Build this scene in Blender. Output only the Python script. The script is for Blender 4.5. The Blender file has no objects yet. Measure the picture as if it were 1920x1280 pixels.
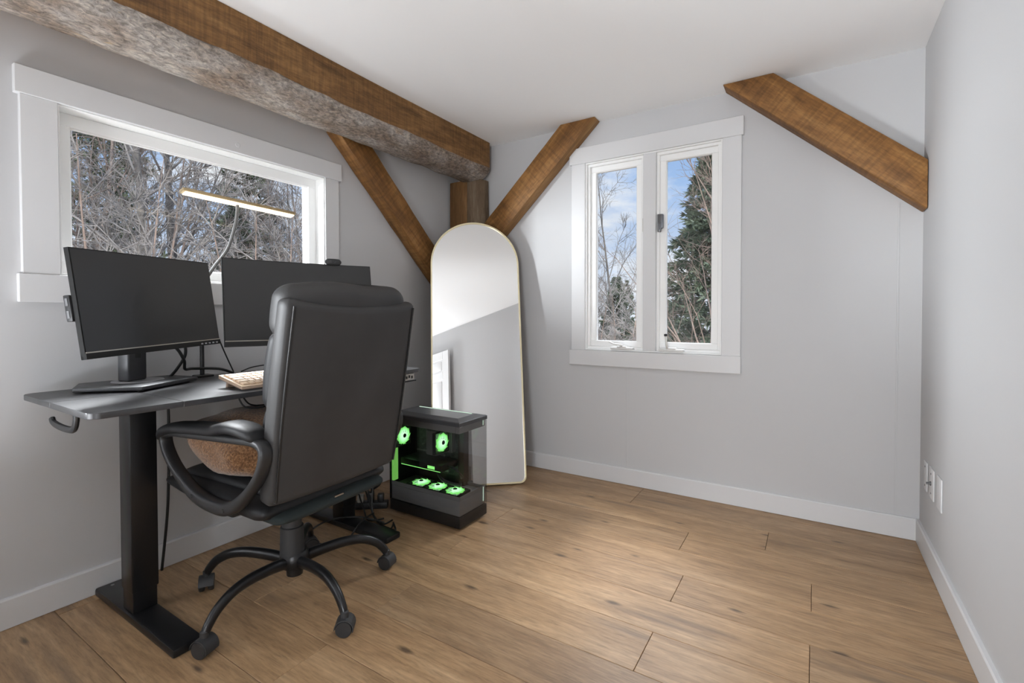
import bpy, bmesh, math, random
from mathutils import Vector, Matrix, Euler, noise as mnoise
PI = math.pi
scene = bpy.context.scene
COL = scene.collection

# ------------------------------------------------------------------ camera
cam_data = bpy.data.cameras.new('camera')
cam = bpy.data.objects.new('camera', cam_data); COL.objects.link(cam)
YAW, PITCH, ROLL = 0.5634, -0.017642, -0.001512
cam.location = (0, 0, 1.1)
fwd = Vector((-math.sin(YAW), math.cos(YAW), 0)); right = Vector((math.cos(YAW), math.sin(YAW), 0)); up = Vector((0, 0, 1))
f2 = fwd*math.cos(PITCH) + up*math.sin(PITCH); u2 = -fwd*math.sin(PITCH) + up*math.cos(PITCH)
r3 = right*math.cos(ROLL) + u2*math.sin(ROLL); u3 = -right*math.sin(ROLL) + u2*math.cos(ROLL)
cam.rotation_euler = Matrix((r3, u3, -f2)).transposed().to_euler()
cam_data.sensor_width = 36.0
cam_data.lens = 897.49*36/1920
cam_data.shift_y = -(640-604.21)/1920
cam_data.clip_start = 0.02; cam_data.clip_end = 300
scene.camera = cam

# ------------------------------------------------------------------ world, sun, large lights, exposure
scene.view_settings.view_transform = 'Standard'
scene.view_settings.look = 'None'
scene.view_settings.exposure = 0.0
scene.view_settings.gamma = 1.0
scene.view_settings.use_curve_mapping = False
scene.cycles.max_bounces = 14
scene.cycles.diffuse_bounces = 7
scene.cycles.glossy_bounces = 6
scene.cycles.transparent_max_bounces = 24
scene.cycles.sample_clamp_indirect = 6.0
scene.cycles.caustics_reflective = False
scene.cycles.caustics_refractive = False

def make_world():
    w = bpy.data.worlds.new('sky'); scene.world = w; w.use_nodes = True
    nt = w.node_tree; nt.nodes.clear(); N = nt.nodes.new; L = nt.links.new
    out = N('ShaderNodeOutputWorld'); bg = N('ShaderNodeBackground'); L(bg.outputs[0], out.inputs[0])
    tc = N('ShaderNodeTexCoord'); sep = N('ShaderNodeSeparateXYZ'); L(tc.outputs['Generated'], sep.inputs[0])
    grad = N('ShaderNodeValToRGB'); L(sep.outputs['Z'], grad.inputs[0])
    cr = grad.color_ramp
    cr.elements[0].position = 0.0; cr.elements[0].color = (0.80, 0.86, 0.95, 1)
    cr.elements[1].position = 0.55; cr.elements[1].color = (0.22, 0.40, 0.80, 1)
    e = cr.elements.new(0.25); e.color = (0.38, 0.57, 0.90, 1)
    mp = N('ShaderNodeMapping'); mp.inputs['Scale'].default_value = (1.6, 1.6, 4.5); mp.inputs['Location'].default_value = (0.35, 0.1, 0.2)
    L(tc.outputs['Generated'], mp.inputs[0])
    nz = N('ShaderNodeTexNoise'); nz.inputs['Scale'].default_value = 2.2; nz.inputs['Detail'].default_value = 6; nz.inputs['Roughness'].default_value = 0.6
    L(mp.outputs[0], nz.inputs['Vector'])
    cl = N('ShaderNodeValToRGB'); L(nz.outputs['Fac'], cl.inputs[0])
    cl.color_ramp.elements[0].position = 0.48; cl.color_ramp.elements[0].color = (0, 0, 0, 1)
    cl.color_ramp.elements[1].position = 0.66; cl.color_ramp.elements[1].color = (1, 1, 1, 1)
    mix = N('ShaderNodeMix'); mix.data_type = 'RGBA'
    L(cl.outputs['Color'], mix.inputs['Factor']); L(grad.outputs['Color'], mix.inputs['A']); mix.inputs['B'].default_value = (0.95, 0.97, 1.0, 1)
    L(mix.outputs['Result'], bg.inputs['Color']); bg.inputs['Strength'].default_value = 1.0
make_world()

def light(name, kind, loc, rot, energy, color=(1, 1, 1), **kw):
    d = bpy.data.lights.new(name, kind); d.energy = energy; d.color = color
    for k, v in kw.items(): setattr(d, k, v)
    o = bpy.data.objects.new(name, d); COL.objects.link(o); o.location = loc; o.rotation_euler = rot
    return o
def aim(o, target):
    o.rotation_euler = (Vector(target)-o.location).to_track_quat('-Z', 'Y').to_euler(); return o
sun = light('sun', 'SUN', (6, -8, 14), (0, 0, 0), 3.2, (1.0, 0.97, 0.92), angle=math.radians(4))
aim(sun, (-6, 8, -2))
# daylight falling in through the two windows from the open sky above their heads
k1 = light('daylight_window_1', 'AREA', (-4.5, 1.4, 4.0), (0, 0, 0), 2600, (0.95, 0.97, 1.0), shape='RECTANGLE', size=3.2, size_y=1.5); aim(k1, (-1.8, 1.2, 1.2))
k2 = light('daylight_window_2', 'AREA', (-1.2, 5.2, 4.1), (0, 0, 0), 480, (0.95, 0.97, 1.0), shape='RECTANGLE', size=3.2, size_y=1.5); aim(k2, (-0.9, 2.4, 1.1))
# added fill light, shone in through the added window behind the camera
k4 = light('added_window_fill', 'AREA', (-4.20, -1.95, 1.50), (0, 0, 0), 380, (0.915, 0.955, 1.0), shape='RECTANGLE', size=0.5, size_y=1.0); aim(k4, (0.437, 1.95, 1.40))
# added fill light, sent through the doorway from behind the camera
k3 = light('added_doorway_fill', 'AREA', (-0.1, -1.55, 0.75), (0, 0, 0), 72, (0.915, 0.955, 1.0), shape='RECTANGLE', size=0.8, size_y=1.1); aim(k3, (-0.3, 0.0, 1.15))

# ------------------------------------------------------------------ helpers
WM = {}
def new_bm(): return bmesh.new()
def _tag(o, label=None, cat=None, group=None, kind=None):
    if label: o['label'] = label
    if cat: o['category'] = cat
    if group: o['group'] = group
    if kind: o['kind'] = kind
    return o
def thing(name, loc=(0, 0, 0), rot=(0, 0, 0), label=None, cat=None, group=None, kind=None):
    o = bpy.data.objects.new(name, None); COL.objects.link(o)
    o.empty_display_size = 0.1
    o.location = loc; o.rotation_euler = rot
    WM[o] = Matrix.LocRotScale(Vector(loc), Euler(rot), None)
    return _tag(o, label, cat, group, kind)
def finish(bm, name, mat, smooth=True, angle=35):
    bmesh.ops.recalc_face_normals(bm, faces=bm.faces[:])
    me = bpy.data.meshes.new(name); bm.to_mesh(me); bm.free()
    if smooth:
        me.shade_smooth(); me.set_sharp_from_angle(angle=math.radians(angle))
    for m in (mat if isinstance(mat, (list, tuple)) else [mat]): me.materials.append(m)
    return me
def part(name, bm, mat, parent, local=False, smooth=True, angle=35, label=None, kind=None):
    """a part built in world space (or in its thing's own space if local) under parent"""
    if not local: bm.transform(WM[parent].inverted())
    me = finish(bm, name, mat, smooth, angle)
    o = bpy.data.objects.new(name, me); COL.objects.link(o); o.parent = parent
    WM[o] = WM[parent]
    return _tag(o, label, None, None, kind)
def solo(name, bm, mat, loc=(0, 0, 0), rot=(0, 0, 0), label=None, cat=None, group=None, kind=None, smooth=True, angle=35):
    """a thing that is one mesh, built in world space"""
    W = Matrix.LocRotScale(Vector(loc), Euler(rot), None)
    bm.transform(W.inverted())
    me = finish(bm, name, mat, smooth, angle)
    o = bpy.data.objects.new(name, me); COL.objects.link(o); o.location = loc; o.rotation_euler = rot
    WM[o] = W
    return _tag(o, label, cat, group, kind)

def box(bm, x0, x1, y0, y1, z0, z1, r=0.0, seg=2, M=None):
    res = bmesh.ops.create_cube(bm, size=1.0)
    vs = res['verts']
    for v in vs:
        v.co = Vector(((x0+x1)/2 + v.co.x*(x1-x0), (y0+y1)/2 + v.co.y*(y1-y0), (z0+z1)/2 + v.co.z*(z1-z0)))
    if r > 0:
        es = list({e for v in vs for e in v.link_edges})
        g = bmesh.ops.bevel(bm, geom=es, offset=r, segments=seg, affect='EDGES', profile=0.5, clamp_overlap=True)
        vs = list({v for f in g['faces'] for v in f.verts} | {v for v in vs if v.is_valid})
    if M is not None:
        bmesh.ops.transform(bm, matrix=M, verts=vs)
    return vs
def prism(bm, poly, axis, lo, hi, r=0.0, seg=2):
    """poly: 2D points in the plane across axis (x:(y,z), y:(x,z), z:(x,y))"""
    def p3(a, b, t): return {'x': (t, a, b), 'y': (a, t, b), 'z': (a, b, t)}[axis]
    A = [bm.verts.new(p3(a, b, lo)) for a, b in poly]; B = [bm.verts.new(p3(a, b, hi)) for a, b in poly]
    n = len(poly); fs = [bm.faces.new(A[::-1]), bm.faces.new(B)]
    for i in range(n): fs.append(bm.faces.new((A[i], A[(i+1) % n], B[(i+1) % n], B[i])))
    if r > 0:
        es = list({e for f in fs for e in f.edges})
        bmesh.ops.bevel(bm, geom=es, offset=r, segments=seg, affect='EDGES', profile=0.5, clamp_overlap=True)
def spline(pts, k=6, closed=False):
    P = [Vector(p) for p in pts]; n = len(P); out = []
    rng = range(n if closed else n-1)
    for i in rng:
        if closed: a, b, c, d = P[i-1], P[i], P[(i+1) % n], P[(i+2) % n]
        else: a, b, c, d = P[max(i-1, 0)], P[i], P[i+1], P[min(i+2, n-1)]
        for j in range(k):
            t = j/k
            out.append(0.5*((2*b) + (c-a)*t + (2*a-5*b+4*c-d)*t*t + (3*b-a-3*c+d)*t**3))
    if not closed: out.append(P[-1])
    return out
def loft(bm, rings, cap=True, closed=False):
    R = [[bm.verts.new(p) for p in ring] for ring in rings]
    n = len(R[0]); m = len(R)
    for i in range(m if closed else m-1):
        a, b = R[i], R[(i+1) % m]
        for j in range(n):
            bm.faces.new((a[j], a[(j+1) % n], b[(j+1) % n], b[j]))
    if cap and not closed:
        bm.faces.new(R[0][::-1]); bm.faces.new(R[-1])
def frames(pts, closed=False):
    n = len(pts); T = []
    for i in range(n):
        if closed: t = pts[(i+1) % n]-pts[i-1]
        else: t = pts[min(i+1, n-1)]-pts[max(i-1, 0)]
        T.append(t.normalized() if t.length > 1e-9 else Vector((0, 0, 1)))
    ref = Vector((0, 0, 1)) if abs(T[0].z) < 0.9 else Vector((1, 0, 0))
    u = (ref-T[0]*ref.dot(T[0])).normalized(); out = []
    for t in T:
        u = (u-t*u.dot(t)); u = u.normalized() if u.length > 1e-6 else t.orthogonal().normalized()
        out.append((t, u, t.cross(u)))
    return out
def tube(bm, pts, r, n=10, closed=False, cap=True, flat=1.0, upv=None):
    pts = [Vector(p) for p in pts]; F = frames(pts, closed); rings = []
    for i, p in enumerate(pts):
        t, u, v = F[i]
        if upv is not None:
            u = Vector(upv)-t*Vector(upv).dot(t); u.normalize(); v = t.cross(u)
        ri = r[i] if isinstance(r, (list, tuple)) else (r(i/(len(pts)-1)) if callable(r) else r)
        rings.append([p + (u*math.cos(2*PI*j/n)*ri + v*math.sin(2*PI*j/n)*ri*flat) for j in range(n)])
    loft(bm, rings, cap, closed)
def sq(a, n):  # superellipse helper
    c = math.cos(a); s = math.sin(a)
    return (math.copysign(abs(c)**(2/n), c), math.copysign(abs(s)**(2/n), s))
def lathe(bm, prof, n=24, M=None, cap=True):
    """prof: (radius, height) list revolved about z"""
    rings = []
    for r, z in prof:
        rings.append([Vector((r*math.cos(2*PI*j/n), r*math.sin(2*PI*j/n), z)) for j in range(n)])
    if M is not None: rings = [[M @ p for p in ring] for ring in rings]
    loft(bm, rings, cap)
def cyl(bm, a, b, r, n=16):
    tube(bm, [a, b], r, n)
def lerp(a, b, t): return a+(b-a)*t

# ------------------------------------------------------------------ materials
def nodes(name):
    m = bpy.data.materials.new(name); m.use_nodes = True
    nt = m.node_tree; nt.nodes.clear()
    out = nt.nodes.new('ShaderNodeOutputMaterial')
    return m, nt, out
def bsdf(nt, out, color=(.5, .5, .5), rough=.5, metal=0., spec=.5):
    b = nt.nodes.new('ShaderNodeBsdfPrincipled'); nt.links.new(b.outputs[0], out.inputs[0])
    b.inputs['Base Color'].default_value = (*color, 1); b.inputs['Roughness'].default_value = rough
    b.inputs['Metallic'].default_value = metal; b.inputs['Specular IOR Level'].default_value = spec
    return b
def coords(nt, scale=(1, 1, 1), rand=False, kind='Object'):
    tc = nt.nodes.new('ShaderNodeTexCoord'); mp = nt.nodes.new('ShaderNodeMapping'); mp.inputs['Scale'].default_value = scale
    nt.links.new(tc.outputs[kind], mp.inputs[0])
    if rand:
        oi = nt.nodes.new('ShaderNodeObjectInfo'); mul = nt.nodes.new('ShaderNodeVectorMath'); mul.operation = 'SCALE'
        cmb = nt.nodes.new('ShaderNodeCombineXYZ')
        nt.links.new(oi.outputs['Random'], cmb.inputs[0]); nt.links.new(oi.outputs['Random'], cmb.inputs[1]); nt.links.new(oi.outputs['Random'], cmb.inputs[2])
        nt.links.new(cmb.outputs[0], mul.inputs[0]); mul.inputs['Scale'].default_value = 37.0
        nt.links.new(mul.outputs[0], mp.inputs['Location'])
    return mp.outputs[0]
def noise(nt, vec, scale=5, detail=4, rough=.5, dist=0.):
    n = nt.nodes.new('ShaderNodeTexNoise'); n.inputs['Scale'].default_value = scale; n.inputs['Detail'].default_value = detail
    n.inputs['Roughness'].default_value = rough; n.inputs['Distortion'].default_value = dist
    nt.links.new(vec, n.inputs['Vector']); return n.outputs['Fac']
def ramp(nt, fac, stops):
    r = nt.nodes.new('ShaderNodeValToRGB'); nt.links.new(fac, r.inputs[0]); e = r.color_ramp.elements
    e[0].position, e[0].color = stops[0][0], (*stops[0][1], 1); e[1].position, e[1].color = stops[-1][0], (*stops[-1][1], 1)
    for p, c in stops[1:-1]: q = e.new(p); q.color = (*c, 1)
    return r.outputs[0]
def mixc(nt, fac, a, b, mode='MIX'):
    m = nt.nodes.new('ShaderNodeMix'); m.data_type = 'RGBA'; m.blend_type = mode
    if isinstance(fac, (int, float)): m.inputs['Factor'].default_value = fac
    else: nt.links.new(fac, m.inputs['Factor'])
    for s, v in (('A', a), ('B', b)):
        if isinstance(v, tuple): m.inputs[s].default_value = (*v, 1)
        else: nt.links.new(v, m.inputs[s])
    return m.outputs['Result']
def bump(nt, b, h, strength=.2, dist=.01):
    bp = nt.nodes.new('ShaderNodeBump'); bp.inputs['Strength'].default_value = strength; bp.inputs['Distance'].default_value = dist
    nt.links.new(h, bp.inputs['Height']); nt.links.new(bp.outputs[0], b.inputs['Normal'])
def plain(name, color, rough=.5, metal=0., spec=.5, var=0., vs=8., bs=0., bscale=200., bd=.002):
    m, nt, out = nodes(name); b = bsdf(nt, out, color, rough, metal, spec)
    v = coords(nt)
    if var > 0:
        n = noise(nt, v, vs, 4)
        c = ramp(nt, n, [(.3, tuple(x*(1-var) for x in color)), (.7, tuple(min(1, x*(1+var)) for x in color))])
        nt.links.new(c, b.inputs['Base Color'])
    if bs > 0: bump(nt, b, noise(nt, v, bscale, 3), bs, bd)
    return m
def emit(name, color, strength):
    m, nt, out = nodes(name); e = nt.nodes.new('ShaderNodeEmission'); e.inputs[0].default_value = (*color, 1); e.inputs[1].default_value = strength
    nt.links.new(e.outputs[0], out.inputs[0]); return m
def pane(name, tint=(.96, .97, .97), refl=1.0):
    m, nt, out = nodes(name); N = nt.nodes.new
    t = N('ShaderNodeBsdfTransparent'); t.inputs[0].default_value = (*tint, 1)
    g = N('ShaderNodeBsdfGlossy'); g.inputs['Roughness'].default_value = 0.0; g.inputs['Color'].default_value = (refl, refl, refl, 1)
    ge = N('ShaderNodeNewGeometry'); dt = N('ShaderNodeVectorMath'); dt.operation = 'DOT_PRODUCT'
    nt.links.new(ge.outputs['Incoming'], dt.inputs[0]); nt.links.new(ge.outputs['Normal'], dt.inputs[1])
    def mth(op, a, b=None):
        m_ = N('ShaderNodeMath'); m_.operation = op
        for k_, v_ in enumerate((a, b)):
            if v_ is None: continue
            if isinstance(v_, (int, float)): m_.inputs[k_].default_value = v_
            else: nt.links.new(v_, m_.inputs[k_])
        return m_.outputs[0]
    # Schlick reflectance, the same from both sides of the sheet
    f = mth('ADD', mth('MULTIPLY', mth('POWER', mth('SUBTRACT', 1.0, mth('ABSOLUTE', dt.outputs['Value'])), 5.0), .95), .03)
    mx = N('ShaderNodeMixShader'); nt.links.new(f, mx.inputs[0]); nt.links.new(t.outputs[0], mx.inputs[1]); nt.links.new(g.outputs[0], mx.inputs[2])
    nt.links.new(mx.outputs[0], out.inputs[0]); return m
def wood(name, dark, mid, light_, scale, rough=.6, knots=(1.6, 3.0), knot_col=(.03, .014, .006), saw=None, rand=True, bs=.25, spec=.3, dims='3D', thr=(.16, .34)):
    m, nt, out = nodes(name); b = bsdf(nt, out, mid, rough, 0, spec)
    v = coords(nt, scale, rand)
    g = noise(nt, v, 3.0, 8, .62, .6)
    c = ramp(nt, g, [(.28, dark), (.5, mid), (.75, light_)])
    fine = noise(nt, v, 24.0, 6, .68, .3)
    c = mixc(nt, .60, c, ramp(nt, fine, [(.30, (.45, .45, .45)), (.50, (.95, .95, .95)), (.68, (1.30, 1.30, 1.30))]), 'MULTIPLY')
    h = fine
    if knots:
        kv = coords(nt, (scale[0]*knots[0], scale[1]*knots[0], scale[2]*knots[0]), rand)
        vo = nt.nodes.new('ShaderNodeTexVoronoi'); vo.voronoi_dimensions = dims; vo.inputs['Scale'].default_value = knots[1]; nt.links.new(kv, vo.inputs['Vector'])
        ds = nt.nodes.new('ShaderNodeMath'); ds.operation = 'ADD'; nt.links.new(vo.outputs['Distance'], ds.inputs[0])
        sc = nt.nodes.new('ShaderNodeMath'); sc.operation = 'MULTIPLY'; sc.inputs[1].default_value = .14; nt.links.new(fine, sc.inputs[0]); nt.links.new(sc.outputs[0], ds.inputs[1])
        core = ramp(nt, ds.outputs[0], [(thr[0], (1, 1, 1)), (thr[1], (0, 0, 0))])
        sp = nt.nodes.new('ShaderNodeSeparateColor'); nt.links.new(vo.outputs['Color'], sp.inputs[0])
        pick = ramp(nt, sp.outputs[0], [(.52, (0, 0, 0)), (.56, (1, 1, 1))])
        k = mixc(nt, 1.0, core, pick, 'MULTIPLY')
        kb = nt.nodes.new('ShaderNodeRGBToBW'); nt.links.new(k, kb.inputs[0])
        km = nt.nodes.new('ShaderNodeMath'); km.operation = 'MULTIPLY'; km.inputs[1].default_value = .62; nt.links.new(kb.outputs[0], km.inputs[0])
        c = mixc(nt, km.outputs[0], c, knot_col)
    if saw:
        sv = coords(nt, saw, False)
        s = noise(nt, sv, 1.0, 3, .5)
        c = mixc(nt, .35, c, ramp(nt, s, [(.35, (.45, .45, .45)), (.6, (1.2, 1.2, 1.2))]), 'MULTIPLY')
        h = s
    nt.links.new(c, b.inputs['Base Color']); bump(nt, b, h, bs, .004)
    return m

M = {}
M['wall'] = plain('wall_paint', (.545, .545, .55), .75, spec=.25, bs=.05, bscale=90)
M['ceiling'] = plain('ceiling_paint', (.90, .90, .90), .85, spec=.2)
M['trim'] = plain('trim_paint', (.655, .655, .66), .45, spec=.4, bs=.03, bscale=60)
M['sash'] = plain('sash_paint', (.86, .86, .85), .35, spec=.45)
M['door'] = plain('door_paint', (.80, .80, .80), .45)
M['glass'] = pane('window_glass', (.97, .975, .975), .6)
def plank_mat():
    m, nt, out = nodes('oak_plank'); b = bsdf(nt, out, (.32, .21, .12), .40, 0, .4); L = nt.links.new
    v = coords(nt, (.50, 4.4, 4.4), True)
    g = noise(nt, v, 3.0, 8, .62, .7); fine = noise(nt, v, 24.0, 6, .68, .3)
    c = ramp(nt, g, [(.28, (.240, .146, .078)), (.5, (.345, .222, .122)), (.74, (.450, .308, .182))])
    c = mixc(nt, .62, c, ramp(nt, fine, [(.30, (.45, .45, .45)), (.50, (.95, .95, .95)), (.68, (1.32, 1.32, 1.32))]), 'MULTIPLY')
    # each plank a little lighter, darker or greyer than the next
    oi = nt.nodes.new('ShaderNodeObjectInfo')
    c = mixc(nt, 1.0, c, ramp(nt, oi.outputs['Random'], [(.0, (.86, .86, .88)), (.3, (1.0, .98, .95)), (.6, (1.10, 1.08, 1.05)), (1.0, (.93, .90, .86))]), 'MULTIPLY')
    def spots(sx, sy, scale, a, b_, chance, amount, col):
        nonlocal c
        vo = nt.nodes.new('ShaderNodeTexVoronoi'); vo.voronoi_dimensions = '2D'; vo.inputs['Scale'].default_value = scale
        wob_ = noise(nt, v, 9.0, 3, .6); ad = nt.nodes.new('ShaderNodeMath'); ad.operation = 'MULTIPLY_ADD'; ad.inputs[1].default_value = .16
        L(coords(nt, (sx, sy, 1), True), vo.inputs['Vector']); L(wob_, ad.inputs[0]); L(vo.outputs['Distance'], ad.inputs[2])
        core = ramp(nt, ad.outputs[0], [(a+.08, (1, 1, 1)), (b_+.08, (0, 0, 0))])
        sp = nt.nodes.new('ShaderNodeSeparateColor'); L(vo.outputs['Color'], sp.inputs[0])
        pick = ramp(nt, sp.outputs[0], [(1-chance, (0, 0, 0)), (1-chance+.03, (amount,)*3)])
        bw = nt.nodes.new('ShaderNodeRGBToBW'); L(mixc(nt, 1.0, core, pick, 'MULTIPLY'), bw.inputs[0])
        c = mixc(nt, bw.outputs[0], c, col)
    spots(.42, 4.6, 2.2, .03, .24, .34, .60, (.120, .082, .056))     # long dark mineral streaks
    spots(1.5, 4.4, 1.5, .015, .085, .42, .85, (.060, .038, .024))   # small knots
    L(c, b.inputs['Base Color']); bump(nt, b, fine, .10, .004)
    return m
M['plank'] = plank_mat()
M['floor_base'] = plain('floor_joint', (.10, .06, .035), .8)
M['sawn_y'] = wood('sawn_timber_y', (.105, .050, .017), (.205, .105, .036), (.32, .175, .068), (5, .7, 5), .62, (1.0, 2.2), (.035, .015, .005), (9, 95, 9), False, .35)
M['sawn_x'] = wood('sawn_timber_x', (.115, .050, .014), (.225, .104, .030), (.34, .175, .060), (.7, 5, 5), .58, (1.1, 2.4), (.035, .015, .005), (70, 6, 6), True, .25)
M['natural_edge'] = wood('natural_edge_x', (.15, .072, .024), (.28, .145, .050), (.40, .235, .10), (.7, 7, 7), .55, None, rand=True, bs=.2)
M['post_wood'] = wood('post_timber', (.10, .045, .016), (.19, .095, .035), (.28, .155, .065), (6, 6, .6), .65, (1.0, 2.0), (.035, .018, .008), None, False, .4)

def bark_mat(name, scale):
    m, nt, out = nodes(name); b = bsdf(nt, out, (.3, .26, .22), .75, 0, .3)
    v = coords(nt, scale)
    big = noise(nt, v, 2.2, 4, .6); fine = noise(nt, v, 26, 5, .7, .5)
    c = ramp(nt, big, [(.30, (.115, .070, .040)), (.48, (.235, .195, .165)), (.62, (.34, .31, .285)), (.76, (.25, .16, .09))])
    c = mixc(nt, .8, c, ramp(nt, fine, [(.36, (.42, .40, .38)), (.5, (.95, .95, .95)), (.66, (1.75, 1.65, 1.5))]), 'MULTIPLY')
    peel = noise(nt, v, 1.6, 5, .65, .8)
    pb = nt.nodes.new('ShaderNodeRGBToBW'); nt.links.new(ramp(nt, peel, [(.655, (0, 0, 0)), (.69, (.75, .75, .75))]), pb.inputs[0])
    c = mixc(nt, pb.outputs[0], c, (.42, .29, .14))
    nt.links.new(c, b.inputs['Base Color']); bump(nt, b, fine, .7, .008)
    return m
M['bark_y'] = bark_mat('old_bark_y', (3.0, 1.4, 3.0))
M['bark_z'] = wood('post_bark', (.085, .055, .032), (.17, .118, .074), (.27, .215, .155), (9, 9, .7), .75, None, rand=False, bs=.8)
M['black_metal'] = plain('black_powder_metal', (.014, .014, .015), .30, .3, .5, bs=.04, bscale=400)
M['black_plastic'] = plain('black_plastic', (.020, .020, .021), .42, 0, .45)
M['soft_black'] = plain('soft_black_plastic', (.028, .028, .029), .6)
M['screen'] = plain('matt_screen', (.030, .030, .030), .32, 0, .45)
M['bezel'] = plain('monitor_bezel', (.018, .018, .018), .6, 0, .2)
M['chin'] = plain('chin_line', (.45, .42, .36), .3, .6)
M['stand_grey'] = plain('stand_grey', (.055, .056, .060), .42, .2)
M['stand_silver'] = plain('stand_silver', (.42, .42, .44), .3, .6)
M['desktop'] = plain('charcoal_laminate', (.050, .050, .053), .36, 0, .55, var=.25, vs=14, bs=.05, bscale=300)
M['leather'] = plain('black_leather', (.040, .039, .039), .52, 0, .28, var=.12, vs=6, bs=.10, bscale=240, bd=.001)
M['leather_dark'] = plain('black_leather_side', (.016, .016, .017), .5, 0, .28, bs=.10, bscale=240, bd=.001)
M['mesh_fabric'] = plain('black_lining', (.012, .018, .018), .9, bs=.3, bscale=500)
M['piping'] = plain('piping', (.012, .012, .012), .5)
M['cable'] = plain('cable_rubber', (.013, .013, .013), .5)
M['gold'] = plain('pale_gold', (.80, .71, .47), .35, .8)
M['white_plastic'] = plain('white_plastic', (.74, .74, .73), .4)
M['ivory_plastic'] = plain('ivory_plastic', (.62, .61, .57), .35)
M['grey_metal'] = plain('grey_metal', (.16, .16, .165), .42, .7)
M['steel'] = plain('steel', (.45, .45, .46), .3, 1.0)
M['chrome'] = plain('screw_steel', (.5, .5, .5), .3, 1.0)
M['keyboard'] = plain('cream_keyboard', (.48, .35, .26), .5)
M['keycap'] = plain('cream_keycap', (.60, .455, .32), .5)
M['lamp_body'] = plain('lamp_bar', (.40, .30, .16), .4, .3)
M['lamp_arm'] = plain('gooseneck', (.17, .17, .165), .4, .3)
M['led'] = emit('led_strip', (1.0, .86, .62), 3.2)
M['lamp_shade'] = emit('opal_lamp', (1.0, .97, .93), 6.0)

def mirror_mat():
    m, nt, out = nodes('mirror_silver'); b = bsdf(nt, out, (.90, .905, .905), .0, 1.0)
    return m
M['mirror'] = mirror_mat()
def fuzzy():
    m, nt, out = nodes('tan_wool'); b = bsdf(nt, out, (.24, .12, .055), .95, 0, .1)
    v = coords(nt)
    f = noise(nt, v, 130, 4, .7)
    c = ramp(nt, f, [(.35, (.085, .038, .014)), (.5, (.175, .084, .034)), (.68, (.32, .175, .085))])
    nt.links.new(c, b.inputs['Base Color']); bump(nt, b, f, .8, .006)
    b.inputs['Sheen Weight'].default_value = .4
    return m
M['fuzzy'] = fuzzy()
M['dark_glass'] = pane('tinted_case_glass', (.80, .80, .80), .9)
M['case_black'] = plain('case_black', (.016, .015, .015), .4, .2)
M['case_grey'] = plain('case_grey', (.24, .24, .24), .5, .1)
M['case_top'] = plain('case_top', (.055, .056, .06), .35, .3)
M['pcb'] = plain('circuit_board', (.05, .065, .05), .5, 0, .5, var=.6, vs=60, bs=.6, bscale=140, bd=.01)
M['heat_sink'] = plain('heat_sink', (.20, .21, .20), .4, .4)
def fan_glow():
    m, nt, out = nodes('fan_glow'); N = nt.nodes.new; L = nt.links.new
    tc = N('ShaderNodeTexCoord'); ln = N('ShaderNodeVectorMath'); ln.operation = 'LENGTH'; L(tc.outputs['Object'], ln.inputs[0])
    c = ramp(nt, ln.outputs['Value'], [(.016, (.62, 1.0, .66)), (.030, (.42, 1.0, .46)), (.044, (.20, .70, .15)), (.058, (.09, .42, .05))])
    e = N('ShaderNodeEmission'); L(c, e.inputs[0]); e.inputs[1].default_value = 1.9; L(e.outputs[0], out.inputs[0]); return m
M['fan_glow'] = fan_glow()
M['green_led'] = emit('green_led', (.30, .95, .22), 1.6)
M['green_soft'] = emit('green_panel_glow', (.26, .75, .14), .8)
M['pale_led'] = emit('pale_led', (.75, 1.0, .80), 1.1)
M['twig'] = plain('grey_twig', (.33, .305, .285), .85, var=.3, vs=3)
M['twig_brown'] = plain('brown_twig', (.32, .24, .195), .85, var=.3, vs=3)
M['trunk'] = plain('tree_bark', (.22, .20, .18), .9, var=.35, vs=9, bs=.6, bscale=40, bd=.03)
M['pale_trunk'] = plain('pale_tree_bark', (.42, .34, .29), .9, var=.35, vs=9, bs=.6, bscale=40, bd=.03)
M['needle'] = plain('conifer_needle', (.145, .185, .105), .75, var=.45, vs=2.2)
M['needle_blue'] = plain('blue_green_needle', (.17, .215, .145), .75, var=.4, vs=1.6)
M['leaf_litter'] = plain('leaf_litter', (.17, .13, .09), .95, var=.4, vs=1.2)

# ------------------------------------------------------------------ room shell
WB, WL, WR, WF, H = 2.993, -2.391, 0.437, -0.87, 2.365
TH = 0.20
def wall_x(bm, x0, x1, y0, y1, z0, z1, holes):
    """a wall lying along Y with rectangular holes (y0,y1,z0,z1), sorted along Y"""
    y = y0
    for (a, b, c, d) in holes:
        box(bm, x0, x1, y, a, z0, z1); box(bm, x0, x1, a, b, z0, c); box(bm, x0, x1, a, b, d, z1); y = b
    box(bm, x0, x1, y, y1, z0, z1)
def wall_y(bm, y0, y1, x0, x1, z0, z1, holes):
    x = x0
    for (a, b, c, d) in holes:
        box(bm, x, a, y0, y1, z0, z1)
        if c > z0: box(bm, a, b, y0, y1, z0, c)
        box(bm, a, b, y0, y1, d, z1); x = b
    box(bm, x, x1, y0, y1, z0, z1)
W1 = (0.612, 1.757, 1.248, 1.882)          # wide window opening (y0,y1,z0,z1)
W3 = (-.74, -.02, .95, 1.95)                # added window behind the camera, an opening for fill light
W2 = (-1.300, -0.453, 0.860, 2.103)        # casement window opening (x0,x1,z0,z1)
bm = new_bm(); wall_x(bm, WL-TH, WL, WF-TH, WB+TH, -0.2, H+0.1, [W3, W1]); solo('wall_left', bm, M['wall'], kind='structure', smooth=False)
bm = new_bm(); wall_y(bm, WB, WB+TH, WL, WR+TH, -0.2, H+0.1, [W2]); solo('wall_back', bm, M['wall'], kind='structure', smooth=False)
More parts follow.
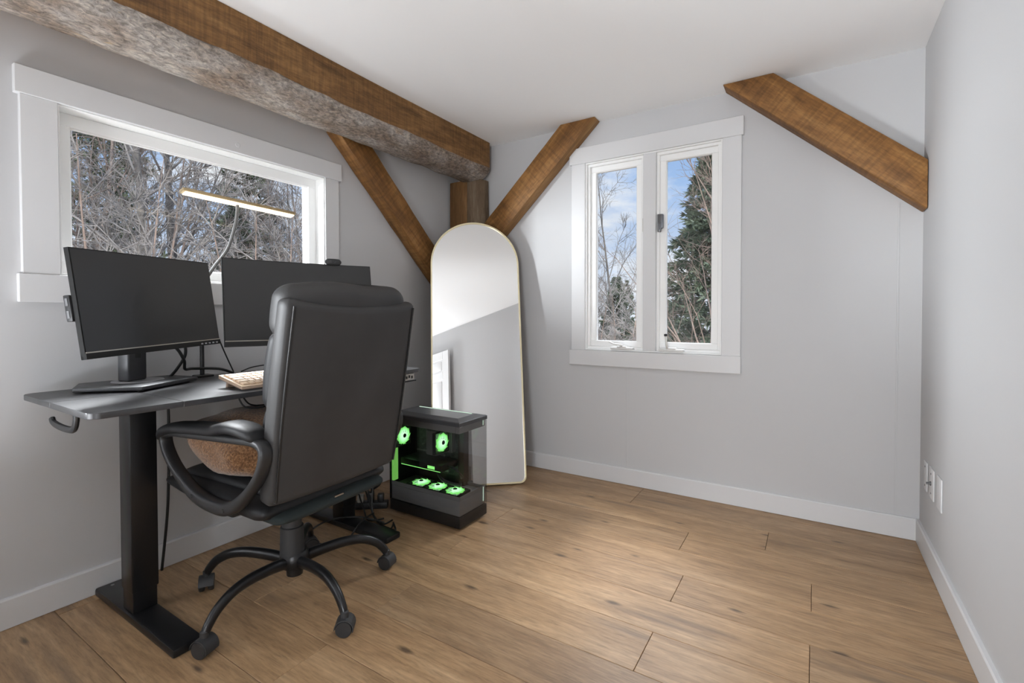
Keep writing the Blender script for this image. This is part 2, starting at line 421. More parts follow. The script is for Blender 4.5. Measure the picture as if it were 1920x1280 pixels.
bm = new_bm(); box(bm, WR, WR+TH, WF-1.6, WB, -0.2, H+0.1); solo('wall_right', bm, M['wall'], kind='structure', smooth=False)
bm = new_bm(); wall_y(bm, WF-0.12, WF, WL, WR, -0.2, H+0.1, [(-0.50, 0.30, -0.2, 2.04)]); solo('wall_front', bm, M['wall'], kind='structure', smooth=False)
bm = new_bm(); box(bm, WL-TH, WR+TH, WF-1.6, WF-1.48, -0.2, H+0.1); solo('wall_hallway_back', bm, M['wall'], kind='structure', smooth=False)
bm = new_bm(); box(bm, -1.62, -1.5, WF-1.48, WF-0.12, -0.2, H+0.1); solo('wall_hallway_left', bm, M['wall'], kind='structure', smooth=False)
bm = new_bm(); box(bm, WL-TH, WR+TH, WF-1.6, WB+TH, H, H+0.12); solo('ceiling', bm, M['ceiling'], kind='structure', smooth=False)

# floor: sub floor plus single planks
floor = thing('floor', (0, 0, 0), kind='structure')
bm = new_bm(); box(bm, WL-TH, WR+TH, WF-1.6, WB+TH, -0.12, -0.008); part('floor_underlay', bm, M['floor_base'], floor, smooth=False)
PW, PL = 0.213, 1.433
first = {7: -0.90, 6: -0.90, 5: -0.185, 4: -0.525, 3: -0.001, 2: -0.457, 1: -0.004, 0: -0.463, -1: 0.060, -2: -0.377, -3: 0.068}
rng = random.Random(4)
for i in range(-18, 8):
    y0 = 1.43 + PW*i; y1 = min(y0+PW, WB-0.002)
    if y1 - y0 < 0.02: continue
    j = first.get(i, rng.uniform(-1.2, 0.2))
    xs = [j + PL*k for k in range(-3, 3)]
    cuts = [WL+0.002] + [x for x in xs if WL+0.05 < x < WR-0.05] + [WR-0.002]
    for a, b in zip(cuts, cuts[1:]):
        g = 0.0008
        bm = new_bm(); vs = box(bm, a+g, b-g, y0+g, y1-g, -0.008, 0.0)
        es = [e for e in bm.edges if all(abs(v.co.z) < 1e-6 for v in e.verts)]
        bmesh.ops.bevel(bm, geom=es, offset=0.0012, segments=1, affect='EDGES')
        part('plank', bm, M['plank'], floor, smooth=False)

# baseboards
BH, BT = 0.107, 0.015
def board(name, prof_axis, lo, hi, base, sgn):
    bm = new_bm()
    poly = [(0, 0.002), (sgn*BT, 0.002), (sgn*BT, BH-0.006), (sgn*(BT-0.004), BH), (0, BH)]
    prism(bm, [(base+a, b) for a, b in poly], prof_axis, lo, hi)
    solo(name, bm, M['trim'], kind='structure', smooth=False)
board('baseboard_left', 'y', WF, WB, WL, 1)
board('baseboard_back', 'x', WL+BT, WR-BT, WB, -1)
board('baseboard_right', 'y', -0.02, WB, WR, -1)
# faint panel joints on the back wall
for i, (x, z0, z1) in enumerate(((-1.018, BH, 0.755), (0.345, BH, 1.64))):
    bm = new_bm(); box(bm, x-0.004, x+0.004, WB-0.0016, WB+0.001, z0, z1, 0.0007, 1)
    solo('trim_%d' % (i+1), bm, M['wall'], kind='structure')

# ---- window_1: wide picture window in the left wall
w1 = thing('window_1', (WL, 1.18, W1[2]), kind='structure')
def casing(name, x0, x1, y0, y1, z0, z1, parent, r=.002): 
    bm = new_bm(); box(bm, x0, x1, y0, y1, z0, z1, r, 1); return part(name, bm, M['trim'], parent)
cx0, cx1 = WL-0.002, WL+0.020
casing('head_casing', cx0, cx1+0.004, .497, 1.867, 1.882, 1.981, w1)
casing('side_casing', cx0, cx1, .510, .612, 1.247, 1.882, w1)
casing('side_casing', cx0, cx1, 1.757, 1.849, 1.247, 1.882, w1)
casing('apron', cx0, cx1+0.004, .499, 1.867, 1.146, 1.247, w1)
def ring_x(bm, x0, x1, y0, y1, z0, z1, t, r=.002):
    box(bm, x0, x1, y0, y1, z1-t, z1, r, 1); box(bm, x0, x1, y0, y1, z0, z0+t, r, 1)
    box(bm, x0, x1, y0, y0+t, z0+t, z1-t, r, 1); box(bm, x0, x1, y1-t, y1, z0+t, z1-t, r, 1)
bm = new_bm(); ring_x(bm, WL-0.17, WL+0.012, W1[0], W1[1], W1[2], W1[3], .006, .001); part('jamb_lining', bm, M['sash'], w1)
bm = new_bm(); ring_x(bm, WL-0.10, WL-0.060, W1[0]+.006, W1[1]-.006, W1[2]+.006, W1[3]-.006, .048); sash = part('sash', bm, M['sash'], w1)
bm = new_bm(); ring_x(bm, WL-0.088, WL-0.068, W1[0]+.052, W1[1]-.052, W1[2]+.052, W1[3]-.052, .006, .001); part('glazing_bead', bm, M['sash'], sash)
bm = new_bm(); box(bm, WL-0.083, WL-0.079, W1[0]+.05, W1[1]-.05, W1[2]+.05, W1[3]-.05); part('pane', bm, M['glass'], sash, smooth=False)
bm = new_bm(); lathe(bm, [(.0, .0), (.011, .0), (.012, .002), (.010, .004), (.0, .004)], 16, Matrix.Translation((cx1+0.003, 1.263, 1.919)) @ Matrix.Rotation(PI/2, 4, 'Y')); part('screw_plug', bm, M['trim'], w1)

w3 = thing('added_window', (WL, -.38, W3[2]), kind='structure')  # unseen window added so fill light can reach the right wall
casing('head_casing', cx0, cx1+.004, W3[0]-.11, W3[1]+.11, W3[3], W3[3]+.10, w3)
casing('side_casing', cx0, cx1, W3[0]-.10, W3[0], W3[2], W3[3], w3)
casing('side_casing', cx0, cx1, W3[1], W3[1]+.10, W3[2], W3[3], w3)
casing('apron', cx0, cx1+.004, W3[0]-.11, W3[1]+.11, W3[2]-.10, W3[2], w3)
bm = new_bm(); ring_x(bm, WL-0.10, WL-0.060, W3[0], W3[1], W3[2], W3[3], .048); s3 = part('sash', bm, M['sash'], w3)
bm = new_bm(); box(bm, WL-0.083, WL-0.079, W3[0]+.045, W3[1]-.045, W3[2]+.045, W3[3]-.045); part('pane', bm, M['glass'], s3, smooth=False)

# ---- window_2: pair of casements in the back wall
w2 = thing('window_2', (-0.876, WB, W2[2]), kind='structure')
cy0, cy1 = WB-0.020, WB+0.002
casing('head_casing', -1.414, -.342, cy0-.004, cy1, 2.103, 2.210, w2)
casing('side_casing', -1.400, -1.300, cy0, cy1, .858, 2.103, w2)
casing('side_casing', -.453, -.352, cy0, cy1, .858, 2.103, w2)
casing('apron', -1.415, -.350, cy0-.004, cy1, .758, .858, w2)
def ring_y(bm, y0, y1, x0, x1, z0, z1, t, r=.002):
    box(bm, x0, x1, y0, y1, z1-t, z1, r, 1); box(bm, x0, x1, y0, y1, z0, z0+t, r, 1)
    box(bm, x0, x0+t, y0, y1, z0+t, z1-t, r, 1); box(bm, x1-t, x1, y0, y1, z0+t, z1-t, r, 1)
bm = new_bm(); ring_y(bm, WB-0.012, WB+0.15, W2[0], W2[1], W2[2], W2[3], .008, .001); part('jamb_lining', bm, M['sash'], w2)
casing('mullion', -.911, -.832, cy0+.004, WB+0.12, W2[2]+.008, W2[3]-.008, w2)
for (a, b, hx, flip) in ((-1.292, -.911, -1.045, 1), (-.832, -.461, -.735, -1)):
    z0, z1 = W2[2]+.008, W2[3]-.008
    bm = new_bm(); ring_y(bm, WB+0.006, WB+0.05, a, b, z0, z1, .017); part('window_stop', bm, M['sash'], w2)
    bm = new_bm(); ring_y(bm, WB+0.024, WB+0.062, a+.017, b-.017, z0+.017, z1-.017, .036); s = part('sash', bm, M['sash'], w2)
    bm = new_bm(); ring_y(bm, WB+0.030, WB+0.046, a+.051, b-.051, z0+.051, z1-.051, .005, .001); part('glazing_bead', bm, M['sash'], s)
    bm = new_bm(); box(bm, a+.05, b-.05, WB+.040, WB+.044, z0+.05, z1-.05); part('pane', bm, M['glass'], s, smooth=False)
    # crank operator on the sill
    bm = new_bm(); box(bm, hx-.075, hx+.075, WB-.030, WB+.012, W2[2]+.009, W2[2]+.026, .006, 2)
    box(bm, hx-.03, hx+.03, WB-.034, WB, W2[2]+.020, W2[2]+.034, .005, 2); c = part('crank_operator', bm, M['white_plastic'], w2)
    bm = new_bm()
    if flip == 1:
        tube(bm, spline([(hx-.01, WB-.030, W2[2]+.030), (hx+.01, WB-.045, W2[2]+.040), (hx-.04, WB-.048, W2[2]+.046), (hx-.075, WB-.045, W2[2]+.060)], 5), .0055, 8)
        part('crank_handle', bm, M['white_plastic'], c)
    else:
        tube(bm, spline([(hx-.02, WB-.026, W2[2]+.026), (hx-.022, WB-.040, W2[2]+.045), (hx-.024, WB-.044, W2[2]+.085), (hx-.026, WB-.046, W2[2]+.105)], 5), .0065, 8)
        ch = part('crank_handle', bm, M['ivory_plastic'], c)
        bm = new_bm(); lathe(bm, [(.0, 0), (.008, 0), (.010, .006), (.009, .014), (.0, .016)], 14, Matrix.Translation((hx-.026, WB-.046, W2[2]+.103))); part('knob', bm, M['black_plastic'], ch)
# dark latch on the mullion side of the right casement and its pale counterpart on the left one
bm = new_bm(); box(bm, -.826, -.806, WB-.004, WB+.02, 1.605, 1.715, .004, 2); box(bm, -.812, -.790, WB-.014, WB+.012, 1.625, 1.712, .004, 2)
box(bm, -.806, -.797, WB-.030, WB-.010, 1.612, 1.66, .003, 2); part('latch', bm, M['grey_metal'], w2, label='dark sash latch')
bm = new_bm(); box(bm, -.920, -.912, WB-.002, WB+.02, 1.615, 1.70, .003, 2); part('latch', bm, M['ivory_plastic'], w2)

# ---- door_1: six panel door standing open against the right wall (seen in the mirror)
d1 = thing('door_1', (.36, WF, 0), kind='structure')
DX0, DX1, DY0, DY1, DZ = .352, .388, -.855, -.045, 2.03
bm = new_bm(); box(bm, DX0+.008, DX1, DY0, DY1, .012, DZ, .002, 1)
st = .115
ys = [DY0, DY0+st, (DY0+DY1)/2-.05, (DY0+DY1)/2+.05, DY1-st, DY1]
zs = [.012, .24, .86, 1.00, 1.62, 1.73, 1.91, DZ]
for k in (0, 2, 4): box(bm, DX0, DX0+.009, ys[k], ys[k+1], .012, DZ, .002, 1)
for k in (0, 2, 4, 6):
    for q in (1, 3): box(bm, DX0, DX0+.009, ys[q]+.0003, ys[q+1]-.0003, zs[k], zs[k+1], .002, 1)
leaf = part('door_leaf', bm, M['door'], d1)
for k in (1, 3, 5):
    for q in (1, 3):
        bm = new_bm(); box(bm, DX0+.001, DX0+.012, ys[q]+.025, ys[q+1]-.025, zs[k]+.025, zs[k+1]-.025, .006, 2); part('raised_panel', bm, M['door'], leaf)
bm = new_bm(); lathe(bm, [(.026, 0), (.026, .006), (.011, .010), (.010, .03), (.024, .038), (.028, .05), (.022, .062), (.0, .066)], 20, Matrix.Translation((DX0, DY1-.07, .96)) @ Matrix.Rotation(-PI/2, 4, 'Y')); part('door_knob', bm, M['steel'], leaf)
bm = new_bm(); ring_y(bm, WF-.005, WF+.015, -.59, .39, -.09, 2.13, .09, .002); part('door_casing', bm, M['trim'], d1)

# ------------------------------------------------------------------ old timbers
def wob(y, s, a): return a*(mnoise.noise(Vector((y*s, 3.1, s)))*1.2)
beam = thing('ceiling_beam', (-2.22, 1.0, 2.09), (0, 0, 0), 'long rough-sawn timber beam with grey bark edge under the ceiling, above the wide window', 'beam')
ys_ = [WF + (2.925-WF)*i/90 for i in range(91)]
FX = -2.047
def edge_z(y): return 2.178 + wob(y, 1.7, .012) + wob(y, 6, .006) + wob(y, 16, .003)
def belly(y): return 2.088 + wob(y, 1.1, .014) + wob(y, 4.3, .006)
rings = []; bark = []
for y in ys_:
    z0 = edge_z(y); zb = belly(y); fx = FX + wob(y, .8, .010)
    arc = []
    for k in range(10):
        a = k/9*PI/2
        arc.append((lerp(fx, fx-.165, math.sin(a)**1.0*1.0 if False else 1-math.cos(a)), lerp(z0, zb, math.sin(a))))
    arc += [(fx-.20, zb+.004), (fx-.235, zb+.028)]
    arc = [(x + wob(y+i*.7, 7, .004), z + wob(y+i*.9, 8, .005)) for i, (x, z) in enumerate(arc)]
    rings.append([(fx, y, H-.001), (fx, y, z0)] + [(x-.004, y, z+.005) for x, z in arc] + [(WL+.004, y, 2.167), (WL+.004, y, H-.001)])
    bark.append([(x, y, z) for x, z in arc] + [(x-.003, y, z+.008) for x, z in arc[::-1]])
bm = new_bm(); loft(bm, rings); part('sawn_timber', bm, M['sawn_y'], beam, angle=50)
bm = new_bm(); loft(bm, bark); part('bark_edge', bm, M['bark_y'], beam, angle=60, label='grey weathered bark')

post = thing('corner_post', (-2.24, 2.92, 0), (0, 0, 0), 'old timber post in the room corner behind the arched mirror', 'post')
def post_ring(z, skin=0.0):
    x1 = -2.088 + wob(z, 2, .006); y0 = 2.862 + wob(z+4, 2, .004)
    p = [(-2.376, 2.976), (-2.376, y0+.01), (-2.365, y0), (-2.25, y0-.002), (-2.205, y0+.002)]
    q = [(-2.205, y0+.002)]
    for k in range(1, 9):
        a = k/8*PI/2; q.append((lerp(-2.205, x1, math.sin(a)) + wob(z+k, 9, .0035), lerp(y0+.002, y0+.075, 1-math.cos(a)) + wob(z-k, 9, .003)))
    q.append((x1, 2.976))
    return p, q
zs_ = [0.0 + 2.10*i/50 for i in range(51)]
bm = new_bm(); loft(bm, [[(x, y, z) for x, y in post_ring(z)[0]+[(a-.005, b+.004) for a, b in post_ring(z)[1][1:]]] for z in zs_]); part('sawn_timber', bm, M['post_wood'], post, angle=50)
bm = new_bm(); loft(bm, [[(a, b, z) for a, b in post_ring(z)[1]] + [(a-.006, b+.006) + (z,) for a, b in post_ring(z)[1][::-1]] for z in zs_]); part('bark_edge', bm, M['bark_z'], post, angle=60, label='grey weathered bark')

def brace(label, corners, plane, lo, hi, ang, under, mat='sawn_x'):
    """corners: world polygon in the wall's plane; grain runs along the brace (local X)"""
    bm = new_bm(); prism(bm, corners, plane, lo, hi, .006, 2)
    bmesh.ops.subdivide_edges(bm, edges=[e for e in bm.edges if e.calc_length() > .3], cuts=10)
    for v in bm.verts:
        v.co += Vector((wob(v.co.x+v.co.y*2+v.co.z, 9, .0025),)*3)
    bm.normal_update()
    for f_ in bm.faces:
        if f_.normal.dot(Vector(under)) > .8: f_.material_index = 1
    mid = [sum(c[0] for c in corners)/len(corners), sum(c[1] for c in corners)/len(corners)]
    if plane == 'x':
        loc = (lo, mid[0], mid[1]); rot = Matrix.Rotation(ang, 4, 'X') @ Matrix.Rotation(PI/2, 4, 'Z')
    else:
        loc = (mid[0], hi, mid[1]); rot = Matrix.Rotation(ang, 4, 'Y')
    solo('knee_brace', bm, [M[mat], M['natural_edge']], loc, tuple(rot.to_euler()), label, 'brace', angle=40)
# left wall brace: lower line from (y,z)=(1.764,2.159) to (2.661,1.310)
dy, dz = .7263, -.6874
def lp(t, w): return (1.764+dy*t - (-.6874)*w*1.0*1.0, 2.159+dz*t + .7263*w)
def cut_z(w, z):
    b = lp(0, w); t = (z-b[1])/dz; return (b[0]+dy*t, z)
def cut_y(w, y):
    b = lp(0, w); t = (y-b[0])/dy; return (y, b[1]+dz*t)
WD = .156
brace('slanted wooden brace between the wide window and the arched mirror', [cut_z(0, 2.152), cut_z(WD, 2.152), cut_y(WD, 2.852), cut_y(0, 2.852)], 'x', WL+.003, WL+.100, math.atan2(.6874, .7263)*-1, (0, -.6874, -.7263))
# back wall brace: lower line from (x,z)=(-1.196,2.366) to (-1.932,1.671)
ex, ez = -.7271, -.6866
def rp(t, w): return (-1.196+ex*t - .6866*w, 2.366+ez*t + .7271*w)
def rcz(w, z):
    b = rp(0, w); t = (z-b[1])/ez; return (b[0]+ex*t, z)
def rcx(w, x):
    b = rp(0, w); t = (x-b[0])/ex; return (x, b[1]+ez*t)
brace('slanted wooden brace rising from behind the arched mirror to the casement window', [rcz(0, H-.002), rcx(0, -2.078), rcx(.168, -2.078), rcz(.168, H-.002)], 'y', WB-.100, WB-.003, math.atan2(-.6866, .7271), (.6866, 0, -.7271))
# back wall brace that runs into the right wall
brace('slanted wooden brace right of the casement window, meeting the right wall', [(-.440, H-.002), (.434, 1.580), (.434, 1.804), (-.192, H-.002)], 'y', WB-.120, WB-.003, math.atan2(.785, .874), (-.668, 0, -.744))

# ------------------------------------------------------------------ desk
ZD = 0.82; DT = 0.018
desk = thing('standing_desk', (-2.04, 1.17, 0), label='charcoal standing desk with black metal legs under the wide window', cat='desk')
dx0, dx1, dy0_, dy1_ = -2.362, -1.716, .497, 1.848
xs_, ys2 = -2.055, .735
def corner_board(bm, x0, x1, y0, y1, rc):
    """board with the room-side corners listed in rc rounded"""
    R = .035; pts = []
    for (x, y, sx, sy) in ((x0, y0, 1, 1), (x1, y0, -1, 1), (x1, y1, -1, -1), (x0, y1, 1, -1)):
        if (sx, sy) in rc:
            cx, cy = x+sx*R, y+sy*R
            a0 = math.atan2(-sy, 0) if (sx*sy) < 0 else math.atan2(0, -sx)
            a0 = {(1, 1): PI, (-1, 1): -PI/2, (-1, -1): 0, (1, -1): PI/2}[(sx, sy)]
            for k in range(7): a = a0 + k/6*PI/2; pts.append((cx+R*math.cos(a), cy+R*math.sin(a)))
        else: pts.append((x, y))
    prism(bm, pts, 'z', ZD-DT, ZD, .0015, 1)
g = .0006
for (a, b, c, d, rc) in ((dx0, xs_, dy0_, ys2, {(1, 1)}), (xs_, dx1, dy0_, ys2, {(-1, 1)}), (dx0, dx1, ys2, 1.62, set()), (dx0, dx1, 1.62, dy1_, {(-1, -1), (1, -1)})):
    bm = new_bm(); corner_board(bm, a+g, b-g, c+g, d-g, rc); part('desktop_board', bm, M['desktop'], desk)
for (ya, yb) in ((.700, .782), (1.600, 1.682)):
    ym = (ya+yb)/2
    bm = new_bm(); box(bm, -2.372, -1.716, ya-.006, yb+.004, .0, .030, .008, 2); ft = part('foot', bm, M['black_metal'], desk)
    for xx in (-2.340,):
        bm = new_bm(); lathe(bm, [(0, 0), (.006, 0), (.006, .002), (0, .002)], 12, Matrix.Translation((xx, ym, .030))); part('screw', bm, M['chrome'], ft)
    bm = new_bm(); box(bm, -2.128, -2.042, ya+.004, yb-.002, .030, .30, .004, 2); part('inner_column', bm, M['black_metal'], desk)
    bm = new_bm(); box(bm, -2.132, -2.038, ya, yb+.002, .105, ZD-DT-.032, .005, 2); part('outer_column', bm, M['black_metal'], desk)
    bm = new_bm(); box(bm, -2.300, -1.960, ya+.01, yb-.01, ZD-DT-.033, ZD-DT-.001, .003, 1); part('top_bracket', bm, M['black_metal'], desk)
bm = new_bm(); box(bm, -2.32, -2.24, .782, 1.600, ZD-DT-.026, ZD-DT-.001, .003, 1); part('crossbar', bm, M['black_metal'], desk)
bm = new_bm(); box(bm, -1.950, -1.905, .512, .540, ZD-DT-.006, ZD-DT-.001, .001, 1)
tube(bm, spline([(-1.925, .526, ZD-DT-.002), (-1.925, .526, ZD-DT-.030), (-1.945, .526, ZD-DT-.058), (-2.00, .526, ZD-DT-.066), (-2.08, .526, ZD-DT-.066), (-2.135, .526, ZD-DT-.060), (-2.150, .526, ZD-DT-.048)], 6), .011, 10, flat=.75); part('headphone_hook', bm, M['black_plastic'], desk)

# power strip clamped under the right front edge of the desk
ps = thing('desk_power_strip', (-1.775, 1.55, .757), label='white power strip fixed under the front edge of the desk', cat='power strip')
bm = new_bm(); box(bm, -1.812, -1.752, 1.30, 1.824, .760, .795, .004, 2); part('strip_body', bm, M['ivory_plastic'], ps)
bm = new_bm(); box(bm, -1.818, -1.746, 1.29, 1.832, .754, .760, .001, 1); box(bm, -1.79, -1.77, 1.31, 1.33, .795, ZD-DT-.001, .001, 1); box(bm, -1.79, -1.77, 1.79, 1.81, .795, ZD-DT-.001, .001, 1); part('mounting_bracket', bm, M['black_metal'], ps)
for k in range(14):
    y = 1.806-.019*k
    bm = new_bm(); box(bm, -1.752, -1.7505, y-.006, y+.006, .769+.004*(k % 2), .783+.004*(k % 2), .0006, 1)
    part('socket', bm, M['soft_black'], ps)

# ------------------------------------------------------------------ monitors
def panel_matrix(c, yaw, tilt, roll):
    n0 = Vector((math.cos(yaw), math.sin(yaw), 0)); r = Vector((-n0.y, n0.x, 0)); upv = Vector((0, 0, 1))*math.cos(tilt) - n0*math.sin(tilt)
    r2 = r*math.cos(roll) + upv*math.sin(roll); w2_ = -r*math.sin(roll) + upv*math.cos(roll); n = r2.cross(w2_)
    return Matrix((r2, w2_, n)).transposed().to_4x4(), Vector(c)
def monitor(label, c, yaw, tilt, roll, col_xy, base_poly, bend, hub=False):
    w, h = .615, .360
    R, cv = panel_matrix(c, yaw, tilt, roll); P = Matrix.Translation(cv) @ R
    t = thing('computer_monitor', (col_xy[0], col_xy[1], ZD), (0, 0, yaw), label, 'monitor')
    def bendv(bm):
        for v in bm.verts: v.co.z += bend*((v.co.x/(w/2))**2 - .33)
        bm.transform(P); return bm
    def slab(x0, x1, y0, y1, z0, z1, n=14, r=.0):
        bm = new_bm(); rings = []
        for i in range(n+1):
            x = lerp(x0, x1, i/n); rings.append([(x, y0, z0), (x, y1, z0), (x, y1, z1), (x, y0, z1)])
        loft(bm, rings)
        if r: bmesh.ops.bevel(bm, geom=[e for e in bm.edges if e.calc_face_angle(0) > 1], offset=r, segments=2, affect='EDGES', clamp_overlap=True)
        return bm
    part('housing', bendv(slab(-w/2, w/2, -h/2, h/2, -.017, -.001, r=.002)), M['bezel'], t)
    part('back_shell', bendv(slab(-w*.36, w*.36, -h*.36, h*.30, -.050, -.016, r=.010)), M['black_plastic'], t)
    part('screen', bendv(slab(-w/2+.0035, w/2-.0035, -h/2+.0235, h/2-.0035, -.0012, .0006)), M['screen'], t)
    ch = part('chin', bendv(slab(-w/2, w/2, -h/2-.001, -h/2+.0185, -.016, .0030, r=.0012)), M['bezel'], t)
    part('chin_trim', bendv(slab(-w/2+.002, w/2-.002, -h/2+.0185, -h/2+.0225, -.003, .0020)), M['chin'], ch)
    for k in range(5):
        bm = new_bm(); box(bm, w/2-.030-.022*k, w/2-.018-.022*k, -h/2+.004, -h/2+.010, .002, .0042, .0008, 1); part('button', bendv(bm), M['stand_silver'], ch)
    if hub:
        bm = new_bm(); box(bm, -w/2-.006, -w/2+.02, -.055, .030, -.040, -.018, .003, 2); hb = part('side_card_reader', bendv(bm), M['black_plastic'], t)
        for k in range(2):
            bm = new_bm(); box(bm, -w/2-.0075, -w/2-.0055, -.045+.040*k, -.020+.040*k, -.034, -.025, .0005, 1)
            part('port', bendv(bm), M['grey_metal'], hb)
    # stand
    Y = Matrix.Translation((col_xy[0], col_xy[1], 0)) @ Matrix.Rotation(yaw, 4, 'Z')
    zc = c[2]
    bm = new_bm(); box(bm, -.024, .024, -.043, .043, ZD+.022, zc-.02, .008, 3, Y); part('stand_column', bm, M['stand_grey'], t)
    bm = new_bm(); box(bm, .0235, .0250, -.012, .012, ZD+.110, ZD+.215, .001, 1, Y); part('cable_slot', bm, M['soft_black'], t)
    nk = Y.inverted() @ cv
    bm = new_bm(); box(bm, .010, nk.x-.044, nk.y-.035, nk.y+.035, zc-.075, zc+.0, .006, 2, Y); part('neck', bm, M['stand_grey'], t)
    bm = new_bm(); prism(bm, base_poly, 'z', ZD+.006, ZD+.020, .003, 2); bs = part('stand_base', bm, M['stand_grey'], t)
    bm = new_bm(); lathe(bm, [(0, ZD+.020), (.085, ZD+.020), (.083, ZD+.0225), (0, ZD+.0225)], 32, Y @ Matrix.Translation((.012, .012, 0))); part('silver_disc', bm, M['stand_silver'], bs)
    for (px, py) in base_poly:
        qx, qy = lerp(px, col_xy[0], .18), lerp(py, col_xy[1], .18)
        bm = new_bm(); lathe(bm, [(0, ZD), (.010, ZD), (.010, ZD+.007), (0, ZD+.007)], 12, Matrix.Translation((qx, qy, 0))); part('rubber_foot', bm, M['cable'], bs)
    return t
BASE1 = [(-2.205, .592), (-2.045, .742), (-2.185, .990), (-2.345, .960), (-2.350, .650)]
monitor('flat black monitor nearest the camera, on a grey stand at the left desk end', (-2.116, .820, 1.143), math.radians(27.2), math.radians(7.5), math.radians(1.3), (-2.262, .790), BASE1, 0.0, True)
BASE2 = [(-2.17, 1.20), (-1.975, 1.235), (-1.965, 1.37), (-2.12, 1.53), (-2.23, 1.43)]
monitor('slightly curved black monitor behind the chair, with a webcam on top', (-1.885, 1.285, 1.150), math.radians(-19), math.radians(9.5), 0.0, (-2.055, 1.345), BASE2, .010)

# webcam on the second monitor
R, cv = panel_matrix((-1.885, 1.285, 1.150), math.radians(-19), math.radians(9.5), 0); P = Matrix.Translation(cv) @ R
wc = thing('webcam', tuple(P @ Vector((.135, .182, -.01))), (0, 0, math.radians(-19)), 'small black webcam clipped on top of the curved monitor', 'webcam')
rings = []
for i in range(11):
    x = -.036+.0072*i; s = (1-(abs(x)/.0365)**5)**.4 if abs(x) < .0365 else .05
    s = max(s, .25); rings.append([P @ Vector((.135+x, .191+.0150*s*math.sin(2*PI*j/16), .004+.012*s*math.cos(2*PI*j/16))) for j in range(16)])
bm = new_bm(); loft(bm, rings); part('camera_body', bm, M['soft_black'], wc)
bm = new_bm(); lathe(bm, [(0, .014), (.009, .014), (.009, .018), (.007, .018), (.006, .016), (0, .016)], 18, P @ Matrix.Translation((.135, .192, 0))); part('lens', bm, M['screen'], wc)
bm = new_bm(); box(bm, .115, .155, .181, .186, -.030, .008, .0015, 1, P); box(bm, .115, .155, .160, .184, -.034, -.030, .001, 1, P); part('clip', bm, M['black_plastic'], wc)

# ------------------------------------------------------------------ keyboard
kb = thing('keyboard', (-1.845, 1.13, ZD), label='cream keyboard propped on the desk beside the chair back', cat='keyboard')
KX0, KX1, KY0, KY1 = -1.930, -1.762, .945, 1.325
tilt = math.atan2(.030, KX1-KX0)
KM = Matrix.Translation((KX1, 0, ZD+.003)) @ Matrix.Rotation(tilt, 4, 'Y')
bm = new_bm(); box(bm, -.170, 0, KY0, KY1, 0, .011, .004, 2); bm.transform(KM); part('tray', bm, M['keyboard'], kb)
bm = new_bm(); ring = ((-.170, -.162), (-.008, 0))
box(bm, -.170, -.160, KY0, KY1, .010, .015, .002, 1); box(bm, -.010, 0, KY0, KY1, .010, .015, .002, 1); box(bm, -.160, -.010, KY0, KY0+.010, .010, .015, .002, 1); box(bm, -.160, -.010, KY1-.010, KY1, .010, .015, .002, 1)
bm.transform(KM); part('rim', bm, M['keycap'], kb)
for ka in (KY0+.02, KY1-.05):
    bm = new_bm(); box(bm, -.150, -.135, ka, ka+.03, -.036, .0, .003, 1); bm.transform(KM)
    for v in bm.verts: v.co.z = max(v.co.z, ZD)
    part('prop_foot', bm, M['keyboard'], kb)
def key_mesh(w):
    bm = new_bm(); rings = []
    for s, z in ((1.0, .0), (1.0, .004), (.86, .0085)): rings.append([(x*s*.0122, y*s*w/2, z) for x, y in ((-1, -1), (1, -1), (1, 1), (-1, 1))])
    loft(bm, rings); return finish(bm, 'key', M['keycap'], False)
k1m = key_mesh(.0215); kwide = key_mesh(.040); kspace = key_mesh(.130)
def add_key(me, x, y):
    o = bpy.data.objects.new('key', me); COL.objects.link(o); o.parent = kb
    o.matrix_local = WM[kb].inverted() @ KM @ Matrix.Translation((x, y, .0105))
for r_ in range(5):
    x = -.145+.0290*r_; y = KY0+.024
    if r_ == 4:
        for k in range(4): add_key(k1m, x, y+.0245*k)
        add_key(kspace, x, y+.0245*4+.055)
        for k in range(5): add_key(k1m, x, y+.0245*4+.135+.0245*k)
    else:
        add_key(kwide, x, y+.009); y += .040
        for k in range(11): add_key(k1m, x, y+.0245*k)
        add_key(kwide, x, y+.0245*11+.009)

# ------------------------------------------------------------------ desk lamp
lamp = thing('desk_lamp', (-2.338, 1.078, ZD), label='lit LED bar lamp on a gooseneck in front of the wide window', cat='lamp')
A, B_ = Vector((-2.2, .944, 1.606)), Vector((-2.2, 1.446, 1.592))
ax = (B_-A).normalized(); tiltv = Matrix.Rotation(math.radians(-14), 3, ax)
un = tiltv @ Vector((0, 0, 1)); sn = ax.cross(un)
def barbox(bm, s0, s1, u0, u1, l0, l1, r):
    Mx = Matrix((sn, ax, un)).transposed().to_4x4(); Mx.translation = A
    box(bm, s0, s1, l0, l1, u0, u1, r, 2, Mx)
LB = (B_-A).length
bm = new_bm(); barbox(bm, -.019, .019, -.003, .012, 0, LB, .004); part('bar_housing', bm, M['lamp_body'], lamp)
bm = new_bm(); barbox(bm, -.016, .016, -.009, -.0025, .008, LB-.008, .003); part('light_strip', bm, M['led'], lamp, label='glowing diffuser')
mid = A.lerp(B_, .45)
goose = spline([mid + Vector((0, 0, .0)), (-2.204, 1.170, 1.56), (-2.212, 1.166, 1.505), (-2.250, 1.150, 1.395), (-2.305, 1.118, 1.315), (-2.336, 1.088, 1.235), (-2.338, 1.078, 1.14)], 6)
bm = new_bm(); tube(bm, goose[1:], .0075, 12); part('gooseneck', bm, M['lamp_arm'], lamp)
